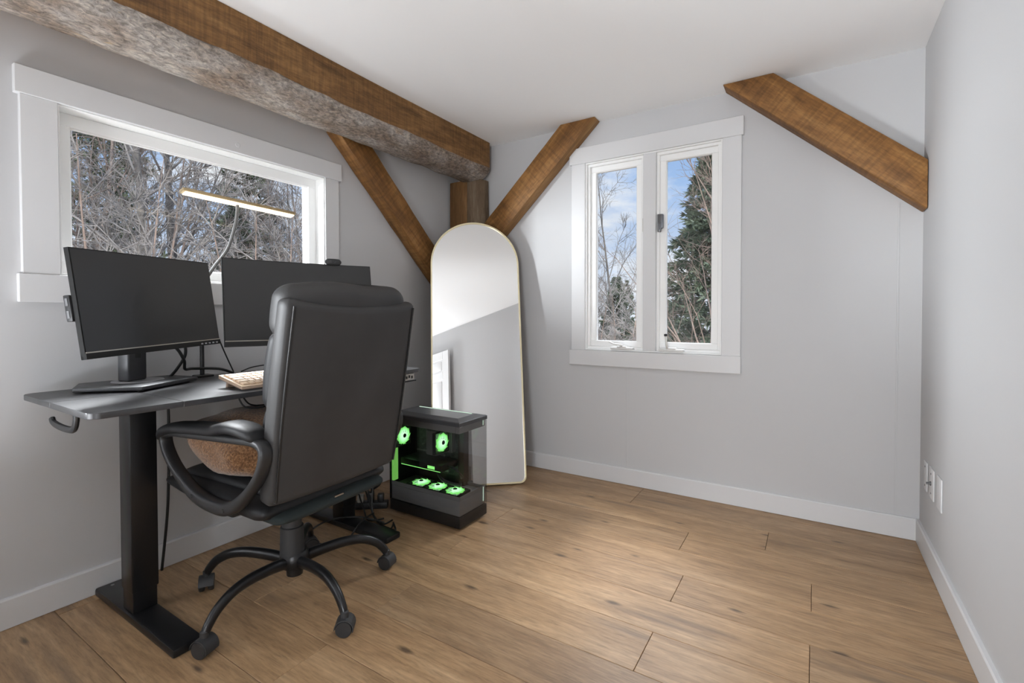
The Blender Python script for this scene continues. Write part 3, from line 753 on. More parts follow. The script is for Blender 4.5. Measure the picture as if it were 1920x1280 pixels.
bm = new_bm(); cyl(bm, (-2.338, 1.078, ZD+.006), (-2.338, 1.078, 1.145), .0088, 14); lathe(bm, [(.0088, 1.13), (.012, 1.132), (.012, 1.15), (.0088, 1.152)], 14, Matrix.Translation((-2.338, 1.078, 0)), False); part('pole', bm, M['black_metal'], lamp)
bm = new_bm(); box(bm, -2.360, -2.300, 1.045, 1.111, ZD, ZD+.008, .002, 1); box(bm, -2.368, -2.363, 1.055, 1.10, ZD-.07, ZD+.008, .001, 1); box(bm, -2.366, -2.315, 1.055, 1.10, ZD-.072, ZD-.064, .001, 1)
lathe(bm, [(0, ZD-.064), (.006, ZD-.064), (.006, ZD-.03), (.016, ZD-.028), (.016, ZD-.020), (0, ZD-.020)], 14, Matrix.Translation((-2.335, 1.078, 0))); part('clamp', bm, M['black_metal'], lamp)

# ------------------------------------------------------------------ mirror
mr = thing('floor_mirror', (-1.571, 2.660, 0), label='tall arched mirror with thin gold frame leaning in the corner', cat='mirror')
th = math.radians(-138.14); ln = math.radians(11.4)
dv = Vector((math.cos(th), math.sin(th), 0)); nv = Vector((-dv.y, dv.x, 0)); nv = nv if nv.y > 0 else -nv
uv = Vector((0, 0, 1))*math.cos(ln) + nv*math.sin(ln); fr = uv.cross(dv)
if fr.dot(Vector((1, -1, 0))) < 0: fr = -fr
MW, MH = .607, 1.767; rr = MW/2
def outline(inset):
    pts = []; rc = .045-inset; a = inset
    for k in range(9): t = -PI/2 - k/8*PI/2; pts.append((a+rc+rc*math.cos(t), a+rc+rc*math.sin(t)))
    R_ = rr-inset
    for k in range(41): t = PI-k/40*PI; pts.append((rr+R_*math.cos(t), MH-rr+R_*math.sin(t)))
    for k in range(9): t = -k/8*PI/2; pts.append((MW-a-rc+rc*math.cos(t), a+rc+rc*math.sin(t)))
    return pts
MB = Vector((-1.571, 2.660, 0))
def mp(x, y, z): return MB + dv*x + uv*y + fr*z + Vector((0, 0, .006))
bm = new_bm(); o1, o2 = outline(0), outline(.0095)
secs = [[mp(*o1[i], -.012), mp(*o1[i], .014), mp(*o2[i], .014), mp(*o2[i], -.012)] for i in range(len(o1))]
loft(bm, secs, False, True); part('gold_frame', bm, M['gold'], mr, angle=40)
bm = new_bm(); o3 = outline(.009); f = bm.faces.new([bm.verts.new(mp(*p, .008)) for p in o3]); g_ = bmesh.ops.extrude_face_region(bm, geom=[f])
bmesh.ops.translate(bm, vec=fr*-.004, verts=[v for v in g_['geom'] if isinstance(v, bmesh.types.BMVert)])
part('mirror_glass', bm, M['mirror'], mr, smooth=False)
bm = new_bm(); o3 = outline(.006); f = bm.faces.new([bm.verts.new(mp(*p, .003)) for p in o3]); g_ = bmesh.ops.extrude_face_region(bm, geom=[f])
bmesh.ops.translate(bm, vec=fr*-.012, verts=[v for v in g_['geom'] if isinstance(v, bmesh.types.BMVert)])
part('backing_board', bm, M['soft_black'], mr, smooth=False)

# ------------------------------------------------------------------ office chair (own space: +x is where the sitter faces, towards the desk)
chair = thing('office_chair', (-1.72, 1.11, 0), (0, 0, PI+math.radians(3)), 'black leather high-back office chair on five casters, pushed up to the desk', 'chair')
BO = Vector((-.292, 0, .485)); BU = Vector((-.170, 0, .9854)); BN = Vector((.9854, 0, .170))
def bp(s, d, h): return BO + BU*h + BN*d + Vector((0, s, 0))
def back_loft(h0, h1, hw, d0, d1, n_exp=4.5, steps=26, endr=.03, sag=None, hwf=None, bulge=None, curve=0.0, nseg=40):
    rings = []; Hh = h1-h0
    for i in range(steps+1):
        t = .5-.5*math.cos(PI*i/steps); h = h0+Hh*t
        e = min(h-h0, h1-h); k = 1.0 if e >= endr else math.sqrt(max(0.0, 1-((endr-e)/endr)**2))
        w = hw*(hwf(t) if hwf else 1.0); b0, b1 = d0, d1 + (bulge(t) if bulge else 0)
        mid, hd = (b0+b1)/2, (b1-b0)/2*max(k, .08); w = w-endr*(1-k)
        ring = []
        for j in range(nseg):
            c, s = sq(2*PI*j/nseg, n_exp)
            y = w*c; d = mid+hd*s + curve*(y/hw)**2
            hh = h + (sag(y/hw, t) if sag else 0)
            ring.append(bp(y, d, hh))
        rings.append(ring)
    return rings
# rear shell
bm = new_bm(); loft(bm, back_loft(0.0, .655, .282, 0.0, .075, 7, 30, .022, sag=lambda u, t: .020*t*t*(u*u)-.006*t, hwf=lambda t: 1.0+.012*math.sin(t*PI)-.02*(1-t)**3, curve=.012)); part('back_shell', bm, M['leather'], chair, local=True, angle=60)
# piping along both rear edges of the shell
for s in (1, -1):
    bm = new_bm(); pts = []
    for i in range(27):
        t = .03+.94*i/26; w = .282*(1.0+.012*math.sin(t*PI)-.02*(1-t)**3)
        pts.append(bp(s*(w-.016), .0125, .655*t+.02*t*t*.9-.006*t))
    tube(bm, pts, .0035, 6); part('piping', bm, M['piping'], chair, local=True)
# front cushions: lumbar, shoulder and head roll
bm = new_bm(); loft(bm, back_loft(.015, .315, .255, .060, .150, 3.0, 18, .045, bulge=lambda t: .02*math.sin(PI*t))); part('lumbar_cushion', bm, M['leather_dark'], chair, local=True, angle=70)
bm = new_bm(); loft(bm, back_loft(.285, .560, .262, .060, .158, 3.0, 18, .045, bulge=lambda t: .022*math.sin(PI*t))); part('shoulder_cushion', bm, M['leather_dark'], chair, local=True, angle=70)
bm = new_bm(); loft(bm, back_loft(.535, .718, .268, .020, .165, 3.2, 22, .050, sag=lambda u, t: -.012*abs(u)**3 + .004*math.sin(u*6), bulge=lambda t: .012*math.sin(PI*t))); part('head_cushion', bm, M['leather'], chair, local=True, angle=70)
# seat
def seat_ring(x, z0, z1, hw, n=36, e=3.2):
    ring = []
    for j in range(n):
        c, s = sq(2*PI*j/n, e); ring.append(Vector((x, hw*c, (z0+z1)/2+(z1-z0)/2*s)))
    return ring
def seat_loft(x0, x1, zf0, zf1, hw, steps=22, endr=.05, e=3.2):
    rings = []
    for i in range(steps+1):
        t = .5-.5*math.cos(PI*i/steps); x = lerp(x0, x1, t); ee = min(x-x0, x1-x)
        k = 1.0 if ee >= endr else math.sqrt(max(0, 1-((endr-ee)/endr)**2)); k = max(k, .06)
        a, b = zf0(t), zf1(t); m = (a+b)/2; hd = (b-a)/2*k
        rings.append(seat_ring(x, m-hd, m+hd, hw-endr*.6*(1-k), e=e))
    return rings
bm = new_bm(); loft(bm, seat_loft(-.270, .295, lambda t: .402+.022*t+.05*max(0, t-.7)**1.2, lambda t: .455-.012*t, .238, e=4)); part('seat_pan', bm, M['mesh_fabric'], chair, local=True, angle=70)
bm = new_bm(); loft(bm, seat_loft(-.235, .372, lambda t: .414+.008*t+.16*max(0, t-.72), lambda t: .498+.014*math.sin(PI*t)-.02*max(0, t-.8), .280)); part('seat_cushion', bm, M['leather_dark'], chair, local=True, angle=70)
bm = new_bm(); loft(bm, seat_loft(-.20, .345, lambda t: .480, lambda t: .524+.010*math.sin(PI*t)-.03*max(0, t-.8), .228)); part('seat_pad', bm, M['leather_dark'], chair, local=True, angle=70)
bm = new_bm(); tube(bm, [bp(y, .02, -.045-.0*abs(y)) for y in (-.02, .02)], .004, 6); part('zip_pull', bm, M['steel'], chair, local=True)
# arms
for s in (1, -1):
    yc = .300 if s > 0 else -.283
    loop = spline([(.292, .655), (.270, .600), (.195, .535), (.085, .478), (-.040, .462), (-.125, .478), (-.205, .535), (-.268, .605), (-.292, .672), (-.262, .703), (-.140, .700), (.000, .692), (.140, .684), (.245, .676)], 5, True)
    def P2(p): return Vector((p[0], yc, p[1]))
    loop3 = [Vector((p.x, yc, p.y)) for p in spline([(a, b, 0) for a, b in [(.292, .655), (.270, .600), (.195, .535), (.085, .478), (-.040, .462), (-.125, .478), (-.205, .535), (-.268, .605), (-.292, .672), (-.262, .703), (-.140, .700), (.000, .692), (.140, .684), (.245, .676)]], 5, True)]
    bm = new_bm(); F = frames(loop3, True); rings = []; n = len(loop3)
    cen = Vector((0, yc, .59))
    for i, p in enumerate(loop3):
        t = (loop3[(i+1) % n]-loop3[i-1]).normalized(); yv = Vector((0, 1, 0)); u = t.cross(yv).normalized()
        low = max(0, (.56-p.z)/.10); hu = .0135+.010*low; hy = .021
        rings.append([p + u*hu*sq(2*PI*j/14, 3)[0] + yv*hy*sq(2*PI*j/14, 3)[1] for j in range(14)])
    loft(bm, rings, False, True)
    ar = part('armrest_frame', bm, M['black_plastic'], chair, local=True, angle=50)
    bm = new_bm(); box(bm, -.11, .01, s*.25 if s > 0 else -.280, .296 if s > 0 else -.25, .435, .475, .008, 2); part('arm_bracket', bm, M['black_plastic'], ar, local=True)
    for xx, zz in ((.085, .482), (-.100, .468)):
        bm = new_bm(); lathe(bm, [(0, 0), (.007, 0), (.006, .003), (0, .003)], 12, Matrix.Translation((xx, yc+s*.021, zz)) @ Matrix.Rotation(-s*PI/2, 4, 'X'))
        part('bolt', bm, M['soft_black'], ar, local=True)
    bm = new_bm(); prof = [(-.262, .716, .012), (-.250, .724, .032), (-.20, .737, .044), (-.12, .738, .046), (-.05, .722, .043), (.03, .716, .043), (.14, .707, .042), (.23, .695, .040), (.285, .676, .034), (.312, .655, .022), (.320, .645, .010)]
    rings = []
    for p in spline(prof, 4):
        hd = .020*min(1, p.z/.034)
        rings.append([Vector((p.x, yc+p.z*sq(2*PI*j/20, 2.6)[0], p.y+hd*sq(2*PI*j/20, 2.6)[1])) for j in range(20)])
    loft(bm, rings); part('arm_pad', bm, M['leather_dark'], ar, local=True, angle=60)
# mechanism and lift
bm = new_bm(); box(bm, -.12, .13, -.085, .085, .375, .412, .008, 2); tube(bm, spline([(.02, -.08, .385), (.04, -.2, .38), (.05, -.27, .375)], 5), .006, 8); part('tilt_mechanism', bm, M['black_metal'], chair, local=True)
bm = new_bm(); lathe(bm, [(.024, .24), (.024, .378)], 20); part('gas_cylinder', bm, M['black_metal'], chair, local=True)
bm = new_bm(); lathe(bm, [(.045, .150), (.042, .275), (.036, .278), (.0345, .330), (.030, .332), (.029, .36)], 24); part('cylinder_cover', bm, M['soft_black'], chair, local=True)
# star base
base_off = WM[chair].inverted() @ Vector((-1.72, 1.12, 0))
bm = new_bm(); lathe(bm, [(.022, .082), (.030, .082), (.032, .112), (.050, .118), (.056, .14), (.052, .168), (.046, .176)], 24, Matrix.Translation(base_off)); hub = part('star_base_hub', bm, M['black_metal'], chair, local=True)
wheel_prof = [(0, .0), (.020, .0), (.026, .002), (.0285, .007), (.0285, .017), (.026, .0205), (.0, .0205)]
for k, aw in enumerate((-152, -80, -8, 64, 136)):
    a = math.radians(aw) - (PI+math.radians(3)); dirv = Vector((math.cos(a), math.sin(a), 0))
    path = spline([base_off + dirv*r_ + Vector((0, 0, z)) for r_, z in ((.035, .140), (.10, .152), (.19, .160), (.262, .152), (.318, .125), (.350, .092), (.362, .072))], 5)
    bm = new_bm(); tube(bm, path, lambda t: lerp(.0225, .0150, t), 14, flat=.85); leg = part('star_base_leg', bm, M['black_metal'], chair, local=True)
    # caster
    ca = math.radians({-152: 150, -80: 20, -8: 40, 64: 15, 136: 70}[aw]) - (PI+math.radians(3))
    CM = Matrix.Translation(base_off + dirv*.366) @ Matrix.Rotation(ca, 4, 'Z')
    bm = new_bm(); lathe(bm, [(.0, .052), (.013, .052), (.013, .078), (.008, .082), (0, .082)], 14, CM)
    rings = []
    for q in range(11):
        an = math.radians(-20 + 200*q/10); c, s_ = math.cos(an), math.sin(an)
        rings.append([CM @ Vector((x*0+ (c*rad), y, .029+s_*rad)) for rad, y in ((.0325, -.026), (.0325, .026), (.0295, .026), (.0295, -.026))])
    loft(bm, rings); cs = part('caster_hood', bm, M['soft_black'], leg, local=True)
    for sgn in (1, -1):
        bm = new_bm(); lathe(bm, wheel_prof, 22, CM @ Matrix.Translation((0, 0, .0286)) @ Matrix.Rotation(-sgn*PI/2, 4, 'X') @ Matrix.Translation((0, 0, .005)))
        part('caster_wheel', bm, M['black_plastic'], leg, local=True)

# cushion lying on the seat
cm = Matrix.Translation((-1.832, 1.050, .622)) @ Matrix.Rotation(math.radians(14), 4, 'Y')
bm = new_bm(); bmesh.ops.create_uvsphere(bm, u_segments=48, v_segments=28, radius=1.0)
for v in bm.verts:
    x, y, z = v.co
    sx = math.copysign(abs(x)**.78, x); sy = math.copysign(abs(y)**.60, y)
    w_ = 1+.07*mnoise.noise(Vector((x*2.2, y*2.2, z*2.2)))
    v.co = Vector((sx*.245*w_, sy*.212*w_, z*.118*w_*(1-.15*abs(x*y))*(1-.58*max(0.0, -x)) - .010*max(0.0, -x)))
bm.transform(cm)
for v in bm.verts:
    v.co.x = min(v.co.x, -1.600 + .12*(v.co.z-.56)); v.co.z = max(v.co.z, .536)
solo('cushion', bm, M['fuzzy'], (-1.832, 1.05, .536), (0, 0, 0), 'tan woolly cushion lying on the office chair seat', 'cushion', angle=80)

# ------------------------------------------------------------------ computer tower
PX0, PX1, PY0, PY1, PH = -2.002, -1.502, 1.881, 2.123, .560
pc = thing('computer_tower', ((PX0+PX1)/2, (PY0+PY1)/2, 0), label='black glass-sided computer tower with glowing green fans on the floor', cat='computer')
bm = new_bm(); box(bm, PX0+.004, PX1-.002, PY0+.003, PY1-.003, .012, .070, .004, 2); part('bottom_plinth', bm, M['case_black'], pc)
for xx in (PX0+.05, PX1-.05):
    for yy in (PY0+.04, PY1-.04):
        bm = new_bm(); lathe(bm, [(0, 0), (.016, 0), (.018, .013), (0, .013)], 14, Matrix.Translation((xx, yy, 0))); part('case_foot', bm, M['cable'], pc)
bm = new_bm(); box(bm, PX0+.008, PX1-.008, PY0+.010, PY1-.010, .070, .150, .006, 2); part('lower_shroud', bm, M['case_grey'], pc)
bm = new_bm(); box(bm, PX0+.008, PX1-.006, PY0+.010, PY0+.013, .150, .172, .001, 1); box(bm, PX1-.011, PX1-.008, PY0+.010, PY1-.010, .150, .172, .001, 1); box(bm, PX0+.008, PX1-.008, PY1-.013, PY1-.010, .150, .166, .001, 1); part('shroud_lip', bm, M['case_grey'], pc)
bm = new_bm(); box(bm, PX0+.008, PX1-.008, PY0+.010, PY1-.010, .492, .530, .004, 2); part('upper_shroud', bm, M['case_grey'], pc)
bm = new_bm(); rings = []
for ins, z in ((0, .530), (0, .548), (.006, .552), (.012, .553), (.045, .562)): rings.append([(PX0+ins, PY0+ins, z), (PX1-ins, PY0+ins, z), (PX1-ins, PY1-ins, z), (PX0+ins, PY1-ins, z)])
loft(bm, rings); top = part('top_panel', bm, M['case_top'], pc, angle=8)
bm = new_bm(); box(bm, PX0+.06, PX1-.06, PY1-.062, PY1-.056, .5605, .5635, .001, 1); part('top_light_line', bm, M['pale_led'], top)
bm = new_bm(); box(bm, PX0, PX0+.006, PY0+.004, PY1-.004, .070, .530, .001, 1); part('rear_panel', bm, M['case_black'], pc)
bm = new_bm(); box(bm, PX0+.007, PX0+.010, PY0+.014, PY0+.060, .165, .345, .001, 1); part('rear_glow_panel', bm, M['green_soft'], pc)
bm = new_bm(); box(bm, PX0+.004, PX1-.002, PY0, PY0+.004, .014, .530, .001, 1); part('side_glass', bm, M['dark_glass'], pc, smooth=False)
bm = new_bm(); box(bm, PX1-.004, PX1, PY0+.004, PY1-.004, .014, .530, .001, 1); part('front_glass', bm, M['dark_glass'], pc, smooth=False)
bm = new_bm(); box(bm, PX1-.125, PX1-.005, PY1-.004, PY1, .070, .530, .001, 1); part('far_side_glass', bm, M['dark_glass'], pc, smooth=False)
bm = new_bm(); box(bm, PX0+.006, PX1-.126, PY1-.045, PY1-.0, .070, .530, .002, 1); tray = part('motherboard_tray', bm, M['case_black'], pc)
bm = new_bm(); box(bm, PX0+.030, PX1-.165, PY1-.050, PY1-.045, .200, .480, .001, 1); mb = part('motherboard', bm, M['pcb'], pc)
rg = random.Random(8)
for k in range(26):
    x = rg.uniform(PX0+.05, PX1-.20); z = rg.uniform(.215, .465); sx, sz, sy = rg.uniform(.006, .028), rg.uniform(.004, .018), rg.uniform(.004, .016)
    bm = new_bm(); box(bm, x-sx/2, x+sx/2, PY1-.050-sy, PY1-.0495, z-sz/2, z+sz/2, .001, 1); part('board_component', bm, M['heat_sink'] if k % 3 else M['case_grey'], mb)
for k in range(5):
    z = .235+.018*k; bm = new_bm(); box(bm, PX0+.040, PX0+.115, PY1-.062, PY1-.0495, z, z+.006, .001, 1); part('expansion_slot', bm, M['heat_sink'], mb)
for k in range(4):
    x = PX1-.215+.011*k; bm = new_bm(); box(bm, x-.002, x+.002, PY1-.085, PY1-.049, .335, .470, .001, 1); part('memory_stick', bm, M['heat_sink'], mb)
bm = new_bm(); box(bm, PX0+.215, PX0+.285, PY1-.175, PY1-.052, .335, .470, .003, 1); cool = part('cpu_cooler', bm, M['heat_sink'], pc)
bm = new_bm(); box(bm, PX0+.050, PX0+.345, PY0+.040, PY1-.060, .262, .300, .005, 2); gpu = part('graphics_card', bm, M['case_black'], pc)
bm = new_bm(); box(bm, PX0+.250, PX0+.300, PY0+.0385, PY0+.0405, .272, .288, .0005, 1); part('badge_light', bm, M['green_led'], gpu)
bm = new_bm(); box(bm, PX0+.055, PX0+.34, PY0+.0385, PY0+.0402, .2635, .2665, .0004, 1); part('edge_light', bm, M['green_led'], gpu)
for i, pts in enumerate(([(PX0+.34, PY0+.10, .28), (PX0+.385, PY0+.10, .275), (PX0+.40, PY0+.14, .23), (PX0+.37, PY1-.06, .20)], [(PX0+.28, PY0+.08, .262), (PX0+.33, PY0+.07, .215), (PX0+.40, PY0+.12, .185), (PX0+.36, PY1-.06, .175)])):
    bm = new_bm(); tube(bm, spline(pts, 6), .008, 8); part('power_cable', bm, M['cable'], pc)
for za, zb in ((.088, .165), (.500, .528)):
    bm = new_bm(); box(bm, PX1-.0078, PX1-.0058, PY1-.030, PY1-.026, za, zb, .0005, 1); part('corner_light_line', bm, M['pale_led'], pc)
def child_at(name, me, parent, Mloc):
    o = bpy.data.objects.new(name, me); COL.objects.link(o); o.parent = parent; o.matrix_local = Mloc; return o
FS = .058
bm = new_bm()
for (a, b, c, d) in ((-FS, FS, -FS, -FS+.004), (-FS, FS, FS-.004, FS), (-FS, -FS+.004, -FS+.004, FS-.004), (FS-.004, FS, -FS+.004, FS-.004)): box(bm, a, b, c, d, -.018, .003, .001, 1)
for a in range(4): box(bm, -.052, -.014, -.0015, .0015, -.018, -.015, 0, 1, Matrix.Rotation(a*PI/2+PI/4, 4, 'Z'))
fan_me = finish(bm, 'fan', M['case_black'])
bm = new_bm()
for k in range(9):
    a0 = 2*PI*k/9; rings = []
    for q in range(6):
        rad = lerp(.017, .052, q/5); sw = a0+.5*q/5; half = lerp(.40, .47, q/5)
        rings.append([(rad*math.cos(sw+half*u), rad*math.sin(sw+half*u), lerp(-.002, .005, (u+1)/2)+dz_) for u, dz_ in ((-1, 0), (1, 0), (1, .0015), (-1, .0015))])
    loft(bm, rings)
blade_me = finish(bm, 'fan_blades', M['fan_glow'])
bm = new_bm(); lathe(bm, [(.0165, -.006), (.0175, .009), (.0125, .0105), (.0122, .0098), (0, .0098)], 24); ring_me = finish(bm, 'fan_hub_ring', M['fan_glow'])
bm = new_bm(); lathe(bm, [(0, .0095), (.0120, .0095), (.0110, .0120), (0, .0125)], 24); hub_me = finish(bm, 'fan_hub', M['soft_black'])
def fan(Mw):
    o = child_at('fan', fan_me, pc, WM[pc].inverted() @ Mw)
    child_at('fan_blades', blade_me, o, Matrix()); child_at('fan_hub_ring', ring_me, o, Matrix()); child_at('fan_hub', hub_me, o, Matrix())
ym = (PY0+PY1)/2-.035
for k in range(3): fan(Matrix.Translation((PX0+.165+.120*k, PY0+.082, .167)))
fan(Matrix.Translation((PX0+.022, PY0+.090, .408)) @ Matrix.Rotation(PI/2, 4, 'Y'))
fan(Matrix.Translation((PX0+.300, PY0+.100, .405)) @ Matrix.Rotation(PI/2, 4, 'Y'))

# ------------------------------------------------------------------ floor power strip and cables
fs = thing('floor_power_strip', (-2.14, 1.845, 0), (0, 0, math.radians(38)), 'black power strip with plugs lying on the floor beside the computer tower', 'power strip')
SM = WM[fs]
bm = new_bm(); box(bm, -.115, .115, -.026, .026, 0, .036, .005, 2); part('strip_body', bm, M['black_plastic'], fs, local=True)
for k, (x, hgt, m_) in enumerate(((-.085, .050, 'black_plastic'), (-.035, .040, 'ivory_plastic'), (.020, .055, 'black_plastic'), (.075, .042, 'black_plastic'))):
    bm = new_bm(); box(bm, x-.017, x+.017, -.020, .020, .036, .036+hgt, .005, 2); part('plug', bm, M[m_], fs, local=True)
def cable(pts, r, label, group=None, k=7):
    p = spline(pts, k); bm = new_bm(); tube(bm, p, r, 7)
    solo('cable', bm, M['cable'], tuple(Vector(pts[0])), (0, 0, 0), label, 'cable', group)
TG = 'tangled cables on the floor under the desk'
TL = 'thin black cable in the tangle on the floor between desk leg and computer tower'
rc = random.Random(21)
for i in range(8):
    cx_, cy_ = -2.13+rc.uniform(-.05, .06), 1.815+rc.uniform(-.03, .03); turns = 2+i % 2; n_ = turns*8
    ph = rc.uniform(0, 6.28); tl = rc.uniform(-.9, .9); ra = rc.uniform(.045, .085); pts = []
    for q in range(n_+1):
        a = ph+2*PI*q/8; r_ = ra*rc.uniform(.7, 1.2); dx_, dz2 = math.cos(a)*r_, math.sin(a)*r_
        pts.append((cx_+dx_*math.cos(tl)+rc.gauss(0, .008), cy_+dx_*math.sin(tl)*.5+rc.gauss(0, .008), max(.010, .145+.011*i+dz2*.85)))
    if i % 2 == 0:
        pts += [(cx_+.10, cy_-.07, .03), (cx_+.17+.02*i, cy_-.10, .006), (cx_+.22, cy_-.04, .006)]
    cable(pts, .0032 if i % 2 else .0042, TL, TG, 5)
cable([(-1.97, 1.74, .045), (-1.93, 1.62, .050), (-1.90, 1.50, .006), (-1.99, 1.42, .006), (-2.10, 1.44, .006), (-2.16, 1.52, .006), (-2.08, 1.57, .050), (-1.98, 1.66, .05), (-1.90, 1.75, .006)], .0045, 'black cable looped over the far desk foot')
cable([(-2.05, 1.86, .30), (-2.03, 1.83, .22), (-2.05, 1.80, .15), (-2.08, 1.83, .10)], .0045, 'black cable dropping from the computer tower to the floor strip')
cable([(-2.340, .925, ZD-DT-.003), (-2.295, .921, .76), (-2.285, .921, .62), (-2.30, .92, .30), (-2.34, .91, .012)], .0055, 'black cable hanging straight down behind the near desk leg')
cable([(-2.19, .905, .975), (-2.20, .93, .945), (-2.22, .955, .905), (-2.26, .975, .868), (-2.31, 1.03, .862), (-2.30, 1.13, .852), (-2.31, 1.20, .8245)], .006, 'thick black video cable drooping from the flat monitor to the desk')
cable([(-2.215, .955, .99), (-2.235, .965, .93), (-2.275, .950, .87), (-2.31, .930, .826)], .006, 'thick black power cable running down behind the flat monitor')
cable([(-2.24, 1.10, 1.0), (-2.30, 1.155, .93), (-2.345, 1.22, .825)], .003, 'thin black cable slanting down between the two monitors')
cable([(-2.345, 1.255, .8235), (-2.30, 1.29, .845), (-2.20, 1.345, .862), (-2.085, 1.35, .875)], .003, 'thin black cable rising from the desk behind the keyboard')
cable([(-1.83, .970, ZD-DT-.003), (-1.83, .974, .775), (-1.82, .992, .748), (-1.80, 1.04, .742), (-1.80, 1.12, .76), (-1.81, 1.16, ZD-DT-.003)], .003, 'thin black cable loop hanging under the desk front, nearer the camera', None)
cable([(-1.86, 1.000, ZD-DT-.003), (-1.855, 1.004, .775), (-1.85, 1.03, .748), (-1.84, 1.09, .745), (-1.84, 1.18, ZD-DT-.003)], .003, 'thin black cable loop hanging under the desk front, nearer the wall', None)

# ------------------------------------------------------------------ wall plates on the right wall
def plate(name, label, y0, y1, z0, z1, kind):
    t = thing(name, (WR, (y0+y1)/2, (z0+z1)/2), label=label, cat='wall plate')
    bm = new_bm(); box(bm, WR-.006, WR-.0002, y0, y1, z0, z1, .003, 2); part('cover_plate', bm, M['trim'], t)
    ym, zm = (y0+y1)/2, (z0+z1)/2
    Rm = Matrix.Rotation(-PI/2, 4, 'Y')
    if kind == 'coax':
        bm = new_bm(); lathe(bm, [(.009, 0), (.009, .004), (.005, .004), (.005, .016), (0, .016)], 16, Matrix.Translation((WR-.006, ym, zm)) @ Rm); part('coax_socket', bm, M['grey_metal'], t)
    for zz in ((zm-.042, zm+.042) if kind != 'blank' else ()):
        bm = new_bm(); lathe(bm, [(.0045, 0), (.004, .0015), (0, .0015)], 10, Matrix.Translation((WR-.006, ym, zz)) @ Rm); part('screw', bm, M['grey_metal'], t)
plate('wall_plate', 'white wall plate nearest the back corner', 2.795, 2.865, .298, .428, 'screws')
plate('wall_plate', 'white wall plate with dark coax socket, middle of the three', 2.655, 2.745, .300, .432, 'coax')
plate('wall_plate', 'blank white wall plate nearest the camera on the right wall', 2.508, 2.590, .303, .437, 'blank')

# ------------------------------------------------------------------ added uplighter, out of view behind the camera, to brighten the room
LX, LY = -2.00, -.56
cl = thing('added_uplighter', (LX, LY, 0), label='white floor uplighter added out of view behind the camera to fill the room with light', cat='lamp')
bm = new_bm(); lathe(bm, [(.0, .0), (.20, .0), (.20, .012), (.03, .02), (.03, .30), (.0, .30)], 32, Matrix.Translation((LX, LY, 0))); part('lamp_base', bm, M['white_plastic'], cl)
bm = new_bm(); lathe(bm, [(.0, .30), (.12, .32), (.22, .40), (.275, .52), (.268, .52), (.213, .405), (.115, .328), (.0, .31)], 40, Matrix.Translation((LX, LY, 0))); part('bowl', bm, M['white_plastic'], cl)
light('added_uplighter_fill', 'AREA', (LX, LY, .515), (PI, 0, 0), 36, (0.915, 0.955, 1.0), shape='DISK', size=.50)

# ------------------------------------------------------------------ outdoors
GZ = -2.6
bm = new_bm(); box(bm, -90, 30, -30, 90, GZ-.3, GZ); solo('ground', bm, M['leaf_litter'], (0, 0, GZ), kind='structure', smooth=False)

def mesh_from_tubes(name, tubes, mat):
    verts, faces = [], []
    for pts, rad, n in tubes:
        F = frames(pts); b0 = len(verts)
        for i, p in enumerate(pts):
            t, u, v = F[i]
            for j in range(n):
                a = 2*PI*j/n; verts.append(p + u*(math.cos(a)*rad[i]) + v*(math.sin(a)*rad[i]))
        for i in range(len(pts)-1):
            for j in range(n):
                a = b0+i*n+j; b = b0+i*n+(j+1) % n
                faces.append((a, b, b+n, a+n))
    me = bpy.data.meshes.new(name); me.from_pydata([tuple(v) for v in verts], [], faces); me.update(); me.shade_smooth(); me.materials.append(mat)
    return me
def rand_dir(rg, d, spread):
    o = d.orthogonal().normalized(); o = Matrix.Rotation(rg.uniform(0, 2*PI), 3, d) @ o
    return (d*math.cos(spread) + o*math.sin(spread)).normalized()
def limb(rg, p, d, length, r0, r1, segs, wander, lift):
    pts = [p.copy()]; d = d.copy()
    for i in range(segs):
        d = (d + Vector((rg.gauss(0, wander), rg.gauss(0, wander), rg.gauss(0, wander)+lift))).normalized()
        p = p + d*(length/segs); pts.append(p.copy())
    return pts, [lerp(r0, r1, i/segs) for i in range(segs+1)], d
